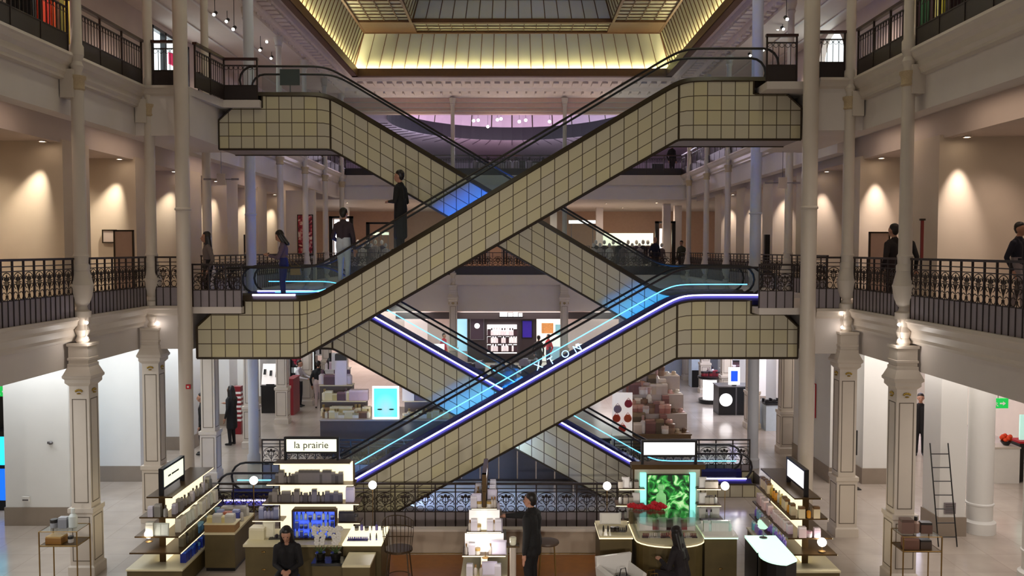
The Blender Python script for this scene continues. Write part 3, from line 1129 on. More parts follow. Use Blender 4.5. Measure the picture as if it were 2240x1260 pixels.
        for i in range(len(fine) - 1):
            for q in range(3):
                fs.append((i * 4 + q, i * 4 + 4 + q, i * 4 + 5 + q, i * 4 + 1 + q))
        m.add(vs, fs)
        put(m, 'skirt_deck', SKIRT if led == 'full' else DARKTRIM)
    def strip(y, dz, x0, x1, mt, nm, r=.02):
        m = MB()
        m.tube([(x, y, P(x) + dz) for x in fine if x0 <= x <= x1], r, 6)
        put(m, nm, mt)
    if led == 'full':
        strip(Y0 + .10, .31, -8.2, 7.0, LEDV, 'light_strip', .023)
        strip(Y1 - .20, .56, -8.2, 7.0, LEDC, 'light_strip', .016)
    elif led == 'low':
        strip(Y0 + .10, .31, -7.4, -6.0, LEDV, 'light_strip', .03)
        strip(Y1 - .20, .34, -7.0, -5.5, LEDC, 'light_strip', .025)
        strip(Y1 - .24, .3, -5.4, -4.3, LEDB, 'light_strip', .03)
    if blue:
        strip(Y1 + .04, .02, -6.5, 6.6, blue, 'blue_glow_strip', .02)
        for dz, nm in ((.17, 'upper_glow_shield'), (-.06, 'lower_glow_shield')):  # blades added to confine the blue glow to the rear cladding
            m = MB()
            xs_ = [x for x in fine if -6.6 <= x <= 6.7]
            vs = []
            for x in xs_:
                vs += [(x, Y1, P(x) + dz), (x, Y1 + .15, P(x) + dz), (x, Y1 + .15, P(x) + dz + .012), (x, Y1, P(x) + dz + .012)]
            fs = [(i * 4 + q, i * 4 + 4 + q, i * 4 + 4 + (q + 1) % 4, i * 4 + (q + 1) % 4) for i in range(len(xs_) - 1) for q in range(4)]
            m.add(vs, fs)
            put(m, nm, BLACK)
    return t
YF, YR = 24.3, 26.65
BLUE1 = mat('blue_led', (90, 150, 255), 0.4, emit=(20, 96, 255), power=120.0, noise=0)
BLUE2 = mat('aqua_led', (120, 220, 255), 0.4, emit=(30, 130, 235), power=125.0, noise=0)
e1 = escalator('upper front escalator rising to the right, carrying the person in black', YF, False, Z1, Z2, 'low', BLUE1, False)
e2 = escalator('lower front escalator rising to the right with glowing violet light line', YF, False, .25, Z1, 'full', BLUE2, True)
e3 = escalator('upper rear escalator descending from top left behind the front one', YR, True, Z1, Z2, 'none', None, False)
e4 = escalator('lower rear escalator descending to the right with a blue light line', YR, True, .25, Z1, 'full', None, True)
# lettering on the glass of the lower front escalator
def text(s_, name, size, mt, parent, loc, rot, ext=0.004, align='CENTER'):
    c = bpy.data.curves.new(name, 'FONT')
    c.body = s_
    c.size = size
    c.extrude = ext
    c.align_x = align
    c.align_y = 'CENTER'
    c.resolution_u = 3
    o = bpy.data.objects.new(name, c)
    COL.objects.link(o)
    dg = bpy.context.evaluated_depsgraph_get()
    me = bpy.data.meshes.new_from_object(o.evaluated_get(dg))
    bpy.data.objects.remove(o)
    me.materials.clear()
    me.materials.append(mt)
    o = bpy.data.objects.new(name, me)
    o.location = loc
    o.rotation_euler = rot
    COL.objects.link(o)
    if parent:
        o.parent = parent
    return o
LETT = mat('lit_lettering', (200, 230, 255), 0.4, emit=(150, 200, 255), power=1.5, noise=0)
for ch, px, py in (('X', 1178, 801), ('T', 1206, 790), ('O', 1237, 775), ('N', 1263, 762)):
    p = at(px, py, YF + .14)
    text(ch, 'lettering', .3, LETT, e2, (p.x, p.y - YF, p.z - .25), (PI / 2, -R(30), 0))
# ================================================================ PEOPLE
SKIN = mat('skin', (176, 128, 104), 0.5, noise=0.05)
HAIRD = mat('dark_hair', (24, 16, 14), 0.45, noise=0.2, scale=30)
SHOE = mat('black_shoe', (18, 16, 16), 0.4)
def cloth(c):
    return mat('cloth_%d_%d_%d' % c, c, 0.8, noise=0.12, scale=14)
def ik(a, b, l1, l2, pole):
    a, b, pole = Vector(a), Vector(b), Vector(pole)
    d = b - a
    L = min(d.length, (l1 + l2) * .995)
    d = d.normalized()
    b = a + d * L
    x = (l1 * l1 - l2 * l2 + L * L) / (2 * L)
    h = math.sqrt(max(0, l1 * l1 - x * x))
    p = pole - d * pole.dot(d)
    p = p.normalized() if p.length > 1e-5 else Vector((0, 1, 0))
    return a + d * x + p * h, b
def voxel_union(caps, vox, name, mats, smooth_it=3):
    """one continuous skin round a set of tapered limbs; every face takes the material of its nearest limb"""
    m = MB()
    for a, b, ra, rb, t in caps:
        a, b = Vector(a), Vector(b)
        if (b - a).length < 1e-4:
            m.sphere(a, ra, 12, 8)
            continue
        m.sphere(a, ra, 10, 8)
        m.sphere(b, rb, 10, 8)
        m.tube([a, b], [ra, rb], 12)
    me = m.mesh(name, mats)
    o = bpy.data.objects.new('tmp', me)
    COL.objects.link(o)
    rm = o.modifiers.new('r', 'REMESH')
    rm.mode = 'VOXEL'
    rm.voxel_size = vox
    sm = o.modifiers.new('s', 'SMOOTH')
    sm.iterations = smooth_it
    sm.factor = 0.5
    dg = bpy.context.evaluated_depsgraph_get()
    dg.update()
    out = bpy.data.meshes.new_from_object(o.evaluated_get(dg))
    bpy.data.objects.remove(o)
    out.name = name
    out.materials.clear()
    for x in mats:
        out.materials.append(x)
    idx = []
    for p in out.polygons:
        c = p.center
        best, bi = 1e9, 0
        for a, b, ra, rb, t in caps:
            a, b = Vector(a), Vector(b)
            d = b - a
            l2 = d.length_squared
            u = 0 if l2 < 1e-9 else max(0, min(1, (c - a).dot(d) / l2))
            ds = (c - (a + d * u)).length - (ra + (rb - ra) * u)
            if ds < best:
                best, bi = ds, t
        idx.append(bi)
    out.polygons.foreach_set('material_index', idx)
    out.shade_smooth()
    return out
PS = 1.27                                      # one scene unit is 0.79 m
def person(label, loc, rz, h=1.75, top=(30, 28, 32), bottom=(26, 26, 32), hair='short', sit=0, handL=None, handR=None,
           legs='stand', coat=0.0, vox=0.016, slim=1.06, headturn=0.0, nod=0.0, skirt=None, hairmat=None, fingers=False, sleeve=True, shoe=None):
    """local frame: faces -y, origin between the feet; sit = seat height"""
    t = thing('person', label, 'person', loc, rz)
    h, sit = h * PS, sit * PS
    k = h / 1.75
    SK, TP, BT, SH = 0, 1, 2, 3
    caps = []
    def C(a, b, ra, rb, tg):
        caps.append((Vector(a) * k, Vector(b) * k, ra * k * (slim if tg in (TP, BT) else 1), rb * k * (slim if tg in (TP, BT) else 1), tg))
    pz = (sit / k + .09) if sit else .93
    lean = -.06 if sit else 0.0
    pel, wai, che = Vector((0, 0, pz)), Vector((0, lean * .4, pz + .17)), Vector((0, lean, pz + .40))
    nk = Vector((0, lean * 1.4 - .01, pz + .56))
    hd = nk + Vector((0, -.03 - nod * .06, .155 - nod * .02))
    for s in (-1, 1):
        C(pel + Vector((s * .07, .01, 0)), wai + Vector((s * .06, 0, 0)), .105, .095, BT)
        C(wai + Vector((s * .055, 0, 0)), che + Vector((s * .075, 0, .0)), .095, .105, TP)
        C(che + Vector((s * .075, 0, 0)), nk + Vector((s * .11, .0, -.075)), .10, .065, TP)
        C(pel + Vector((s * .06, .0, .08)), wai + Vector((s * .06, 0, .0)), .10, .095, TP)
    C(che + Vector((0, 0, .12)), nk, .08, .055, TP)
    C(nk + Vector((0, 0, -.02)), hd + Vector((0, .02, -.04)), .052, .05, SK)
    # head: skull, face, nose, ears
    ca, sa = math.cos(headturn), math.sin(headturn)
    def hp(x, y, z):
        y2, z2 = y * math.cos(nod * .6) - z * math.sin(nod * .6) * -1 * -1, z * math.cos(nod * .6) + y * math.sin(nod * .6)
        return hd + Vector((x * ca - y2 * sa, x * sa + y2 * ca, z2))
    C(hp(0, .02, .03), hp(0, -.01, .02), .095, .088, SK)
    C(hp(0, -.03, -.02), hp(0, -.045, -.075), .07, .045, SK)
    C(hp(0, -.105, .0), hp(0, -.112, -.03), .012, .017, SK)
    C(hp(0, -.088, -.065), hp(0, -.09, -.07), .02, .018, SK)
    for s in (-1, 1):
        C(hp(s * .088, .01, .01), hp(s * .088, .012, -.03), .018, .014, SK)
    # legs
    for s in (-1, 1):
        hip = pel + Vector((s * .085, 0, -.02))
        if sit:
            kn = hip + Vector((s * .06, -.42, .02))
            an = Vector((kn.x, kn.y - .02, max(.09, kn.z - .42)))
        else:
            st = {'stand': 0.0, 'walk': s * .17, 'wide': s * .08}[legs]
            an = Vector((s * .09, st, .09))
            kn = (hip + an) / 2 + Vector((0, -.03 - abs(st) * .15, .03))
        C(hip, kn, .095, .062, BT)
        C(kn, an, .062, .045, BT)
        C(an + Vector((0, .02, -.04)), an + Vector((s * .015, -.15, -.055)), .042, .036, SH)
    if skirt:
        n = 5
        for i in range(7):
            a = 2 * PI * i / 7
            C(pel + Vector((math.cos(a) * .06, math.sin(a) * .05, .02)), Vector((math.cos(a) * .13, math.sin(a) * .10, skirt)), .09, .07, BT)
    if coat:
        for i in range(7):
            a = 2 * PI * i / 7
            C(wai + Vector((math.cos(a) * .07, math.sin(a) * .04, 0)), Vector((math.cos(a) * .13, math.sin(a) * .08, coat)), .085, .06, TP)
    # arms
    for s, hand in ((-1, handL), (1, handR)):
        sh = nk + Vector((s * .175, .01, -.11))
        if hand is None:
            hand = (s * .25, -.04 if not sit else -.3, .86 if not sit else pz + .10)
        el, wr = ik(sh, hand, .30, .27, (s * .6, .7, -.35))
        C(sh, el, .062, .046, TP)
        C(el, wr, .046, .033, TP if sleeve else SK)
        d = (wr - el).normalized()
        pl = wr + d * .075
        C(wr, pl, .03, .036, SK)
        side = d.cross(Vector((0, 0, 1)))
        side = side.normalized() if side.length > .1 else Vector((s, 0, 0))
        for q in range(4):
            o = side * (q - 1.5) * .021
            f1 = pl + o + d * .03
            L = (.035, .045, .042, .03)[q]
            f2 = f1 + d * L + Vector((0, 0, -.01))
            f3 = f2 + d * L * .7 + Vector((0, 0, -.025))
            C(pl + o, f1, .013, .011, SK)
            C(f1, f2, .011, .010, SK)
            C(f2, f3, .010, .008, SK)
        tb = wr + d * .03 + side * -s * .03
        C(tb, tb + d * .035 + side * -s * .03, .014, .011, SK)
        C(tb + d * .035 + side * -s * .03, tb + d * .07 + side * -s * .032, .011, .009, SK)
    mats = [SKIN, cloth(top), cloth(bottom), cloth(shoe) if shoe else SHOE]
    me = voxel_union(caps, vox * k, 'body', mats, 2)
    link('body', me, t)
    # hair
    hc = []
    def H(a, b, ra, rb):
        hc.append((Vector(a) * k, Vector(b) * k, ra * k, rb * k, 0))
    H(hp(0, .035, .058), hp(0, .012, .068), .098, .084)
    H(hp(0, .05, .02), hp(0, .055, -.03), .085, .06)
    if hair in ('long', 'bob', 'verylong'):
        L = {'bob': .12, 'long': .25, 'verylong': .42}[hair]
        for s in (-1, 0, 1):
            H(hp(s * .07, .05, .02), hp(s * .075, .09, -L), .055, .045)
        for s in (-1, 1):
            H(hp(s * .08, .0, .03), hp(s * .085, .0, -L * .75), .035, .03)
    if hair == 'bun':
        H(hp(0, .12, .04), hp(0, .13, .04), .05, .05)
    link('hair', voxel_union(hc, .014 * k, 'hair', [hairmat or HAIRD], 2), t)
    e_ = MB()
    for s in (-1, 1):
        e_.sphere(hp(s * .035, -.088, .012) * k, .010 * k, 6, 4)
    e_.build('eyes', HAIRD, t)
    return t
def gp(px, py, z):
    p = atz(px, py, z)
    return (p.x, p.y, z)
FLR = 0.0
def esc_pt(px, Y, up=.12):
    x = (px - 1120) / F * Y
    return (x, Y, Z1 + (Z2 - Z1) * soft(x, -5.53, 4.75) + up)
person('person in a long black coat standing on the upper front escalator', esc_pt(877, 24.85), -R(110), 1.80, (14, 12, 14), (14, 12, 14), 'short', coat=.35, handL=(-.12, -.2, 1.12), handR=(.1, -.22, 1.1))
person('person in dark top and pale trousers low on the upper front escalator', esc_pt(752, 25.0), R(165), 1.74, (54, 40, 48), (190, 196, 204), 'short', handR=(.24, -.3, 1.0))
person('woman with long dark hair looking at her phone on the left landing', (-6.6, 25.1, Z1 + .03), -R(80), 1.64, (96, 78, 92), (34, 40, 96), 'long', handL=(-.06, -.33, 1.18), handR=(.08, -.32, 1.16), nod=.8)
person('dark-haired woman in a grey top half hidden by the left plain column', (-8.72, 24.9, Z1 + FLR), -R(60), 1.62, (110, 96, 92), (30, 22, 24), 'long')
person('man with short hair in dark clothes leaning at the right balcony', (9.5, 21.6, Z1 + FLR), R(200), 1.72, (30, 20, 22), (44, 24, 26), 'short')
person('second person of the balcony couple, half hidden by the right urn column', (10.08, 22.45, Z1 + FLR), R(150), 1.74, (24, 20, 22), (26, 22, 26), 'short')
person('person in dark jacket and pale trousers at the right picture edge on the gallery', (12.35, 21.2, Z1 + FLR), R(30), 1.74, (30, 30, 46), (150, 140, 142), 'short', legs='walk')
person('distant man in a long navy coat on the far middle gallery', (8.98, 54.6, Z1), R(20), 1.8, (20, 20, 44), (20, 18, 24), 'bald', coat=.3, vox=.03, hairmat=SKIN)
person('distant person in an olive jacket between the far right columns', (10.7, 54.9, Z1), R(-40), 1.65, (60, 60, 44), (30, 28, 30), 'short', vox=.03)
person('distant person in black on the top far balcony beside the suitcase', (10.1, 55.2, Z2), R(30), 1.7, (14, 12, 16), (14, 12, 16), 'short', vox=.03)
person('person in black on the ground floor left of the white pilaster', (-11.6, 32.3, 0), R(-80), 1.8, (16, 14, 18), (18, 16, 20), 'short', vox=.022)
person('person in a long black coat on the ground floor right of the white pilaster', gp(508, 974, 0), R(-110), 1.82, (18, 16, 18), (18, 14, 16), 'long', coat=.55, vox=.022, handL=(-.2, -.35, 1.2))
person('man in white shirt and grey waistcoat leaning over the black counter', gp(655, 890, 0), R(80), 1.78, (196, 190, 196), (26, 26, 34), 'short', vox=.026, handL=(-.2, -.4, 1.1), handR=(.15, -.42, 1.1))
person('man in a black shirt and pale trousers seen from behind at the left counters', gp(697, 893, 0), R(185), 1.78, (14, 12, 14), (196, 176, 170), 'short', vox=.026)
person('person in a red jacket on the ground floor before the white poster', gp(1200, 806, 0), R(-60), 1.72, (190, 24, 44), (34, 26, 66), 'short', vox=.03, handL=(-.15, -.3, 1.1))
person('person in a dark brown coat left of the red jacket', gp(1178, 812, 0), R(160), 1.75, (44, 32, 36), (40, 30, 34), 'short', vox=.03, coat=.4)
person('person in a red dress at the white counter in the far shop', (-4.5, 57.0, 0), R(60), 1.68, (170, 24, 40), (150, 20, 36), 'short', vox=.03, skirt=.5)
person('person in a black and red jacket at the left end of the far shop', (-7.0, 56.0, 0), R(100), 1.72, (40, 20, 30), (24, 20, 34), 'short', vox=.03)
person('man in a black suit on the ground floor behind the nearest right pilaster', (15.25, 32.2, 0), R(-20), 1.8, (14, 12, 16), (14, 12, 16), 'short', vox=.022)
# the three people at the counters in front
man = person('man in a black suit reaching to the centre display tower', (.44, 18.95, 0), -R(118), 1.80, (16, 14, 15), (14, 13, 15), 'short', vox=.010, handL=(-.16, -.58, 1.26), handR=(.27, .0, .82), slim=1.28, coat=.78)
lady = person('seated woman in black knitted top bending over her hands', (-4.83, 18.45, 0), R(6), 1.68, (18, 15, 18), (24, 22, 26), 'long', sit=.52, vox=.010, handL=(-.05, -.30, .74), handR=(.08, -.30, .74), nod=.7)
lady2 = person('seated woman with very long dark hair at the curved glass counter', (3.62, 18.15, 0), R(-125), 1.68, (26, 18, 22), (30, 22, 28), 'verylong', sit=.52, vox=.010, handR=(.1, -.36, .86), nod=.3)
for lab, p, c in (('low black stool under the seated woman in the knitted top', (-4.83, 18.5, 0), 0), ('low black stool under the woman with very long hair', (3.62, 18.15, 0), 0)):
    s_ = thing('stool', lab, 'stool', p)
    MB().lathe([(.22, .56), (.24, .58), (.24, .63), (.2, .645)], 20).build('seat', BLACK, s_, True)
    MB().lathe([(.03, .02), (.03, .56)], 10).build('column', STEEL, s_)
    MB().lathe([(.2, 0), (.2, .015), (.04, .03)], 20).build('base', STEEL, s_)
ph = MB().box(-.035, .035, -.004, .004, -.07, .07).build('smartphone', BLACK)
ph.location = (-7.05, 25.03, Z1 + 1.45)
ph.rotation_euler = (R(50), 0, R(80))
tag(ph, 'black smartphone held by the woman on the left landing', 'phone')
bag = thing('shoulder_bag', 'tan shoulder bag on the hip of the woman with the phone', 'bag', (-6.2, 24.9, Z1 + 1.0))
MB().prism([(-.15, -.14), (.15, -.14), (.13, .12), (-.13, .12)], -.06, .06).build('body', mat('tan_leather', (128, 104, 62), .5), bag)
MB().tube([(-.12, 0, .1), (-.2, 0, .3), (-.28, .0, .42), (-.1, -.05, .3), (.12, 0, .1)], .008, 5).build('strap', mat('tan_leather', (128, 104, 62)), bag)
sc_ = thing('suitcase', 'dark suitcase standing beside the person on the top far balcony', 'suitcase', (9.15, 54.9, Z2))
MB().box(-.35, .35, -.14, .14, 0, .85).build('shell', BLACK, sc_)
MB().tube([(-.1, 0, .85), (-.1, 0, 1.0), (.1, 0, 1.0), (.1, 0, .85)], .012, 5).build('handle', STEEL, sc_)
# ================================================================ COUNTERS AND DISPLAYS IN FRONT
LITC = mat('lit_cream_panel', (246, 236, 200), 0.5, emit=(255, 240, 200), power=1.0, noise=0)
LITW = mat('lit_white_panel', (250, 248, 250), 0.5, emit=(255, 250, 250), power=1.6, noise=0)
LITS = mat('lit_sign_panel', (250, 250, 226), 0.5, emit=(250, 252, 220), power=0.85, noise=0)
LITG = mat('lit_green_white', (220, 255, 236), 0.5, emit=(206, 255, 226), power=0.9, noise=0)
LITCY = mat('lit_cyan_column', (180, 255, 250), 0.5, emit=(150, 250, 240), power=.7, noise=0)
SHELF = mat('dark_brass_shelf', (84, 62, 30), 0.35, 0.5, noise=0.15)
OLIVE = mat('olive_wood', (92, 78, 44), 0.45, noise=0.3, scale=3)
CTOP = mat('ivory_top', (226, 214, 176), 0.35, noise=0.05)
BRASS = mat('aged_brass', (130, 100, 52), 0.35, 0.7)
GREYTXT = mat('grey_lettering', (44, 42, 36), 0.5)
def pmat(c, r=.35):
    return mat('pack_%d_%d_%d' % c, c, r, noise=0.05)
def prod(kind, c, w_=.07, h=.12, cap=None):
    """a pack: carton, bottle with cap, jar, tube or card in a frame"""
    key = (kind, c, w_, h, cap)
    if key in prod.cache:
        return prod.cache[key]
    m = MB()
    a = pmat(c)
    b_ = pmat(cap or (40, 36, 34))
    if kind == 'box':
        q = .004
        m.box(-w_ / 2, w_ / 2, -w_ * .4, w_ * .4, 0, h * .8)
        m.cur = 1
        m.box(-w_ / 2 + q, w_ / 2 - q, -w_ * .4 + q, w_ * .4 - q, h * .8, h)
    elif kind == 'bottle':
        m.lathe([(w_ * .42, 0), (w_ * .5, h * .04), (w_ * .5, h * .6), (w_ * .3, h * .7), (w_ * .18, h * .74)], 10)
        m.cur = 1
        m.lathe([(w_ * .2, h * .74), (w_ * .22, h * .76), (w_ * .22, h)], 10)
    elif kind == 'jar':
        m.lathe([(w_ * .46, 0), (w_ * .5, h * .1), (w_ * .5, h * .6)], 12)
        m.cur = 1
        m.lathe([(w_ * .53, h * .6), (w_ * .53, h * .95), (w_ * .48, h)], 12)
    elif kind == 'tube':
        m.lathe([(w_ * .3, 0), (w_ * .3, h * .25)], 8)
        m.cur = 1
        m.lathe([(w_ * .28, h * .25), (w_ * .3, h * .5), (w_ * .12, h)], 8)
    elif kind == 'card':
        m.cbox((0, 0, h / 2), (w_, .015, h), 0, -.12)
        m.cur = 1
        m.cbox((0, -.012, h / 2), (w_ * .8, .012, h * .8), 0, -.12)
    elif kind == 'tray':
        m.box(-w_ / 2, w_ / 2, -w_ * .35, w_ * .35, 0, .018)
        m.cur = 1
        for i in range(4):
            m.lathe([(w_ * .07, 0), (w_ * .07, h)], 8, (-w_ * .34 + i * w_ * .225, 0, .018))
    me = m.mesh(kind, [a, b_], kind in ('bottle', 'jar', 'tube'))
    prod.cache[key] = me
    return me
prod.cache = {}
NAMES = {'box': 'carton', 'bottle': 'bottle', 'jar': 'jar', 'tube': 'tube', 'card': 'framed_card', 'tray': 'tester_tray'}
CATS = {'box': 'box', 'bottle': 'bottle', 'jar': 'jar', 'tube': 'tube', 'card': 'card', 'tray': 'tray'}
def row(p0, p1, specs, label, group, rz=0.0, jit=.0, sc=1.2):
    """countable goods in a line from p0 to p1; specs is the repeating list of (kind, colour, width, height, cap)"""
    p0, p1 = Vector(p0), Vector(p1)
    n = len(specs)
    for i, sp in enumerate(specs):
        k, c = sp[0], sp[1]
        me = prod(*sp)
        p = p0.lerp(p1, (i + .5) / n)
        o = link(NAMES[k], me, None, p + Vector((rnd.uniform(-jit, jit), rnd.uniform(-jit, jit), 0)), rz + rnd.uniform(-.1, .1), sc)
        tag(o, label % {'box': 'carton', 'bottle': 'bottle', 'jar': 'jar', 'tube': 'tube', 'card': 'framed card', 'tray': 'tester tray'}[k], CATS[k], group + ' (' + NAMES[k] + ')')
def rs(n, *opts):
    return [opts[rnd.randrange(len(opts))] for _ in range(n)]
def shelf_unit(label, loc, rz, levels, spine, sign=None, lit=LITC, cat='display stand', base=None):
    """free standing display: lit spine, boards in tiers, framed light box sign on top"""
    t = thing('display_stand', label, cat, loc, rz)
    x0, x1, sp_t, zlo, zhi = spine
    MB().box(x0, x1, -sp_t / 2, sp_t / 2, zlo, zhi).build('back_panel', lit, t)
    for x in (x0 - .03, x1):
        MB().box(x, x + .03, -sp_t / 2 - .01, sp_t / 2 + .01, zlo, zhi + .02).build('upright', SHELF, t)
    for (z, xa, xb, ya, yb) in levels:
        s_ = MB().box(xa, xb, ya, yb, z - .035, z).build('shelf', SHELF, t)
        MB().box(xa, xb, ya - .008, ya, z - .03, z - .012).build('light_strip', LITC, s_)
    if base:
        xa, xb, ya, yb, z = base
        bs = MB().box(xa, xb, ya, yb, 0.06, z - .04).box(xa + .04, xb - .04, ya + .04, yb - .04, 0, .06).build('base_cabinet', OLIVE, t)
        MB().box(xa - .02, xb + .02, ya - .02, yb + .02, z - .04, z).build('top', CTOP, bs)
    if sign:
        xa, xb, za, zb, zf, sm, sy = sign
        m = MB()
        for (a, b_, c, d) in ((xa - .06, xa, zf, zb + .05), (xb, xb + .06, zf, zb + .05), (xa, xb, zb, zb + .05), (xa, xb, za - .05, za)):
            m.box(a, b_, sy - .05, sy + .05, c, d)
        m.build('sign_frame', BLACK, t)
        MB().box(xa, xb, sy - .04, sy + .04, za, zb).build('sign_panel', sm, t)
    return t
# -- the frontal stand with the lettered light box, left of centre
Yb = 21.3
zz = lambda py, Y: at(1120, py, Y).z
xx = lambda px, Y: at(px, 900, Y).x
x0, x1 = xx(612, Yb) * 1.0, xx(772, Yb)
st = shelf_unit('tiered cream-lit display stand under the la prairie light box sign'.replace('la prairie ', 'lettered '), (0, Yb, 0), 0,
    [(zz(1007, Yb), xx(604, Yb), xx(768, Yb), -.3, .12), (zz(1051, Yb), xx(590, Yb), xx(778, Yb), -.36, .12), (zz(1091, Yb), xx(582, Yb), xx(790, Yb), -.42, .12),
     (zz(1127, Yb), xx(560, Yb), xx(625, Yb), -.42, .0), (zz(1132, Yb), xx(737, Yb), xx(792, Yb), -.42, .0)],
    (x0, x1, .1, .6, zz(1007, Yb) - .03), (xx(629, Yb), xx(738, Yb), zz(985, Yb), zz(958, Yb), zz(1004, Yb), LITS, -.1))
sg = text('la prairie', 'sign_lettering', .24, GREYTXT, st, (xx(683, Yb), -.15, zz(971, Yb)), (PI / 2, 0, 0))
Yd = 19.85
zc1 = zz(1192, 19.4)
scr = thing('display_case', 'backlit blue display of perfume flasks under the lettered light box', 'display case', (0, Yd, 0))
xa, xb, za, zb = xx(641, Yd), xx(732, Yd), zc1 + .04, zz(1116, Yd)
LITB = mat('backlit_blue_panel', (90, 120, 220), 0.4, emit=(70, 100, 235), power=0.85, noise=0)
MB().box(xa, xb, .05, .08, za, zb).build('back_panel', LITB, scr)
m = MB()
m.box(xa - .03, xa, -.12, .08, za, zb + .03).box(xb, xb + .03, -.12, .08, za, zb + .03).box(xa, xb, -.12, .08, zb, zb + .06).box(xa, xb, -.12, .08, za - .03, za)
m.build('case_frame', SHELF, scr)
for i in range(1, 3):
    MB().box(xa, xb, -.1, .05, za + (zb - za) * i / 3 - .01, za + (zb - za) * i / 3).build('glass_shelf', GLASS, scr)
BL = [('bottle', (150, 190, 250), .07, .17, (40, 50, 120)), ('box', (90, 110, 220), .08, .16, (200, 220, 255)), ('bottle', (220, 235, 255), .08, .2, (60, 60, 150)), ('jar', (60, 70, 170), .09, .1, (180, 200, 250))]
for i in range(3):
    row((xa + .02, Yd - .03, za + (zb - za) * i / 3), (xb - .02, Yd - .03, za + (zb - za) * i / 3), rs(9, *BL), 'blue and silver perfume %s inside the backlit blue display', 'packs in the blue display', 0, 0, 1.0)
GR = [('box', (104, 98, 92), .1, .22, (140, 134, 126)), ('box', (84, 78, 74), .09, .18, (120, 112, 106)), ('bottle', (118, 110, 104), .09, .2, (60, 56, 52)), ('box', (130, 122, 116), .11, .26, (96, 90, 84))]
row((xx(606, Yb), Yb - .18, zz(1051, Yb)), (xx(752, Yb), Yb - .18, zz(1051, Yb)), rs(17, *GR), 'grey %s in the row on the upper lit shelf, lettered stand', 'grey packs on the upper shelf')
row((xx(592, Yb), Yb - .24, zz(1091, Yb)), (xx(752, Yb), Yb - .24, zz(1091, Yb)), rs(17, *GR), 'grey %s in the row on the second lit shelf, lettered stand', 'grey packs on the second shelf')
o = link('carton', prod('box', (206, 198, 214), .2, .36, (190, 184, 204)), None, (xx(768, Yb), Yb - .2, zz(1091, Yb)))
tag(o, 'large pale lilac carton at the right end of the second lit shelf', 'box')
row((xx(572, Yb), Yb - .25, zz(1127, Yb)), (xx(612, Yb), Yb - .25, zz(1127, Yb)), rs(5, ('box', (150, 156, 190), .1, .24, (190, 190, 214)), ('bottle', (170, 170, 196), .09, .22, (90, 90, 120))), 'pale blue grey %s on the short left side shelf', 'packs on the short left shelf')
row((xx(745, Yb), Yb - .25, zz(1132, Yb)), (xx(785, Yb), Yb - .25, zz(1132, Yb)), rs(5, ('box', (90, 84, 76), .1, .2, (60, 56, 50)), ('jar', (120, 112, 100), .09, .14, (60, 56, 50))), 'dark grey %s on the short right side shelf', 'packs on the short right shelf')
# -- counters round it
def counter(label, pts, z, front=OLIVE, top=CTOP, drawers=None, rim=None):
    t = thing('counter', label, 'counter', (pts[0][0], pts[0][1], 0))
    q = [(x - pts[0][0], y - pts[0][1]) for x, y in pts]
    cx_, cy_ = sum(x for x, y in q) / len(q), sum(y for x, y in q) / len(q)
    ins = [(cx_ + (x - cx_) * .96, cy_ + (y - cy_) * .95) for x, y in q]
    MB().slab([(cx_ + (x - cx_) * .92, cy_ + (y - cy_) * .9) for x, y in q], 0, .09).build('plinth', BLACK, t)
    MB().slab(ins, .09, z - .05).build('body', front, t)
    MB().slab(q, z - .05, z).build('top', top, t)
    if rim:
        MB().slab([(cx_ + (x - cx_) * 1.01, cy_ + (y - cy_) * 1.012) for x, y in q], z - .075, z - .05).build('lit_rim', rim, t)
    for (xa, xb, za, zb, yf) in drawers or []:
        d = MB().box(xa - pts[0][0], xb - pts[0][0], yf - .02 - pts[0][1], yf - pts[0][1], za, zb).build('drawer', front, t)
        xm = (xa + xb) / 2 - pts[0][0]
        MB().sphere((xm, yf - .04 - pts[0][1], (za + zb) / 2 + .05), (.05, .02, .018), 10, 6).build('knob', BRASS, d)
    return t
zc1 = zz(1192, 19.4)
counter('olive wood counter with drawers behind the seated woman in black', [(-6.1, 19.4), (-3.85, 19.4), (-3.85, 20.55), (-6.1, 20.55)], zc1,
        drawers=[(-5.98, -5.3, .62, .95, 19.46), (-5.98, -5.3, .2, .56, 19.46)])
zr1 = zz(1190, 19.15)
counter('raised ivory counter with glowing top beside the tall chair', [(-3.8, 19.15), (-2.92, 19.15), (-2.92, 20.4), (-3.8, 20.4)], zr1, OLIVE, LITC)
counter('low side counter with ivory top right of the white orchids', [(-3.62, 18.2), (-3.02, 18.2), (-3.02, 19.0), (-3.62, 19.0)], .98)
row((-3.7, 20.1, zr1), (-3.0, 20.1, zr1), rs(6, ('tube', (150, 150, 170), .05, .16), ('bottle', (90, 80, 150), .06, .16, (30, 26, 60)), ('jar', (120, 116, 110), .08, .08)), 'small %s at the back of the glowing ivory counter', 'goods on the ivory counter')
row((-3.7, 19.4, zr1), (-3.0, 19.4, zr1), rs(5, ('tray', (36, 30, 90), .16, .05, (70, 60, 160)), ('tube', (60, 50, 150), .05, .14)), 'violet %s at the front of the glowing ivory counter', 'violet testers on the ivory counter')
row((-6.0, 19.9, zc1), (-5.3, 19.9, zc1), [('box', (224, 214, 180), .3, .22, (236, 226, 196)), ('card', (230, 224, 200), .24, .3, (250, 244, 220)), ('tray', (30, 24, 24), .34, .05, (60, 50, 60))], '%s standing on the drawer counter left of the blue display', 'goods on the drawer counter')
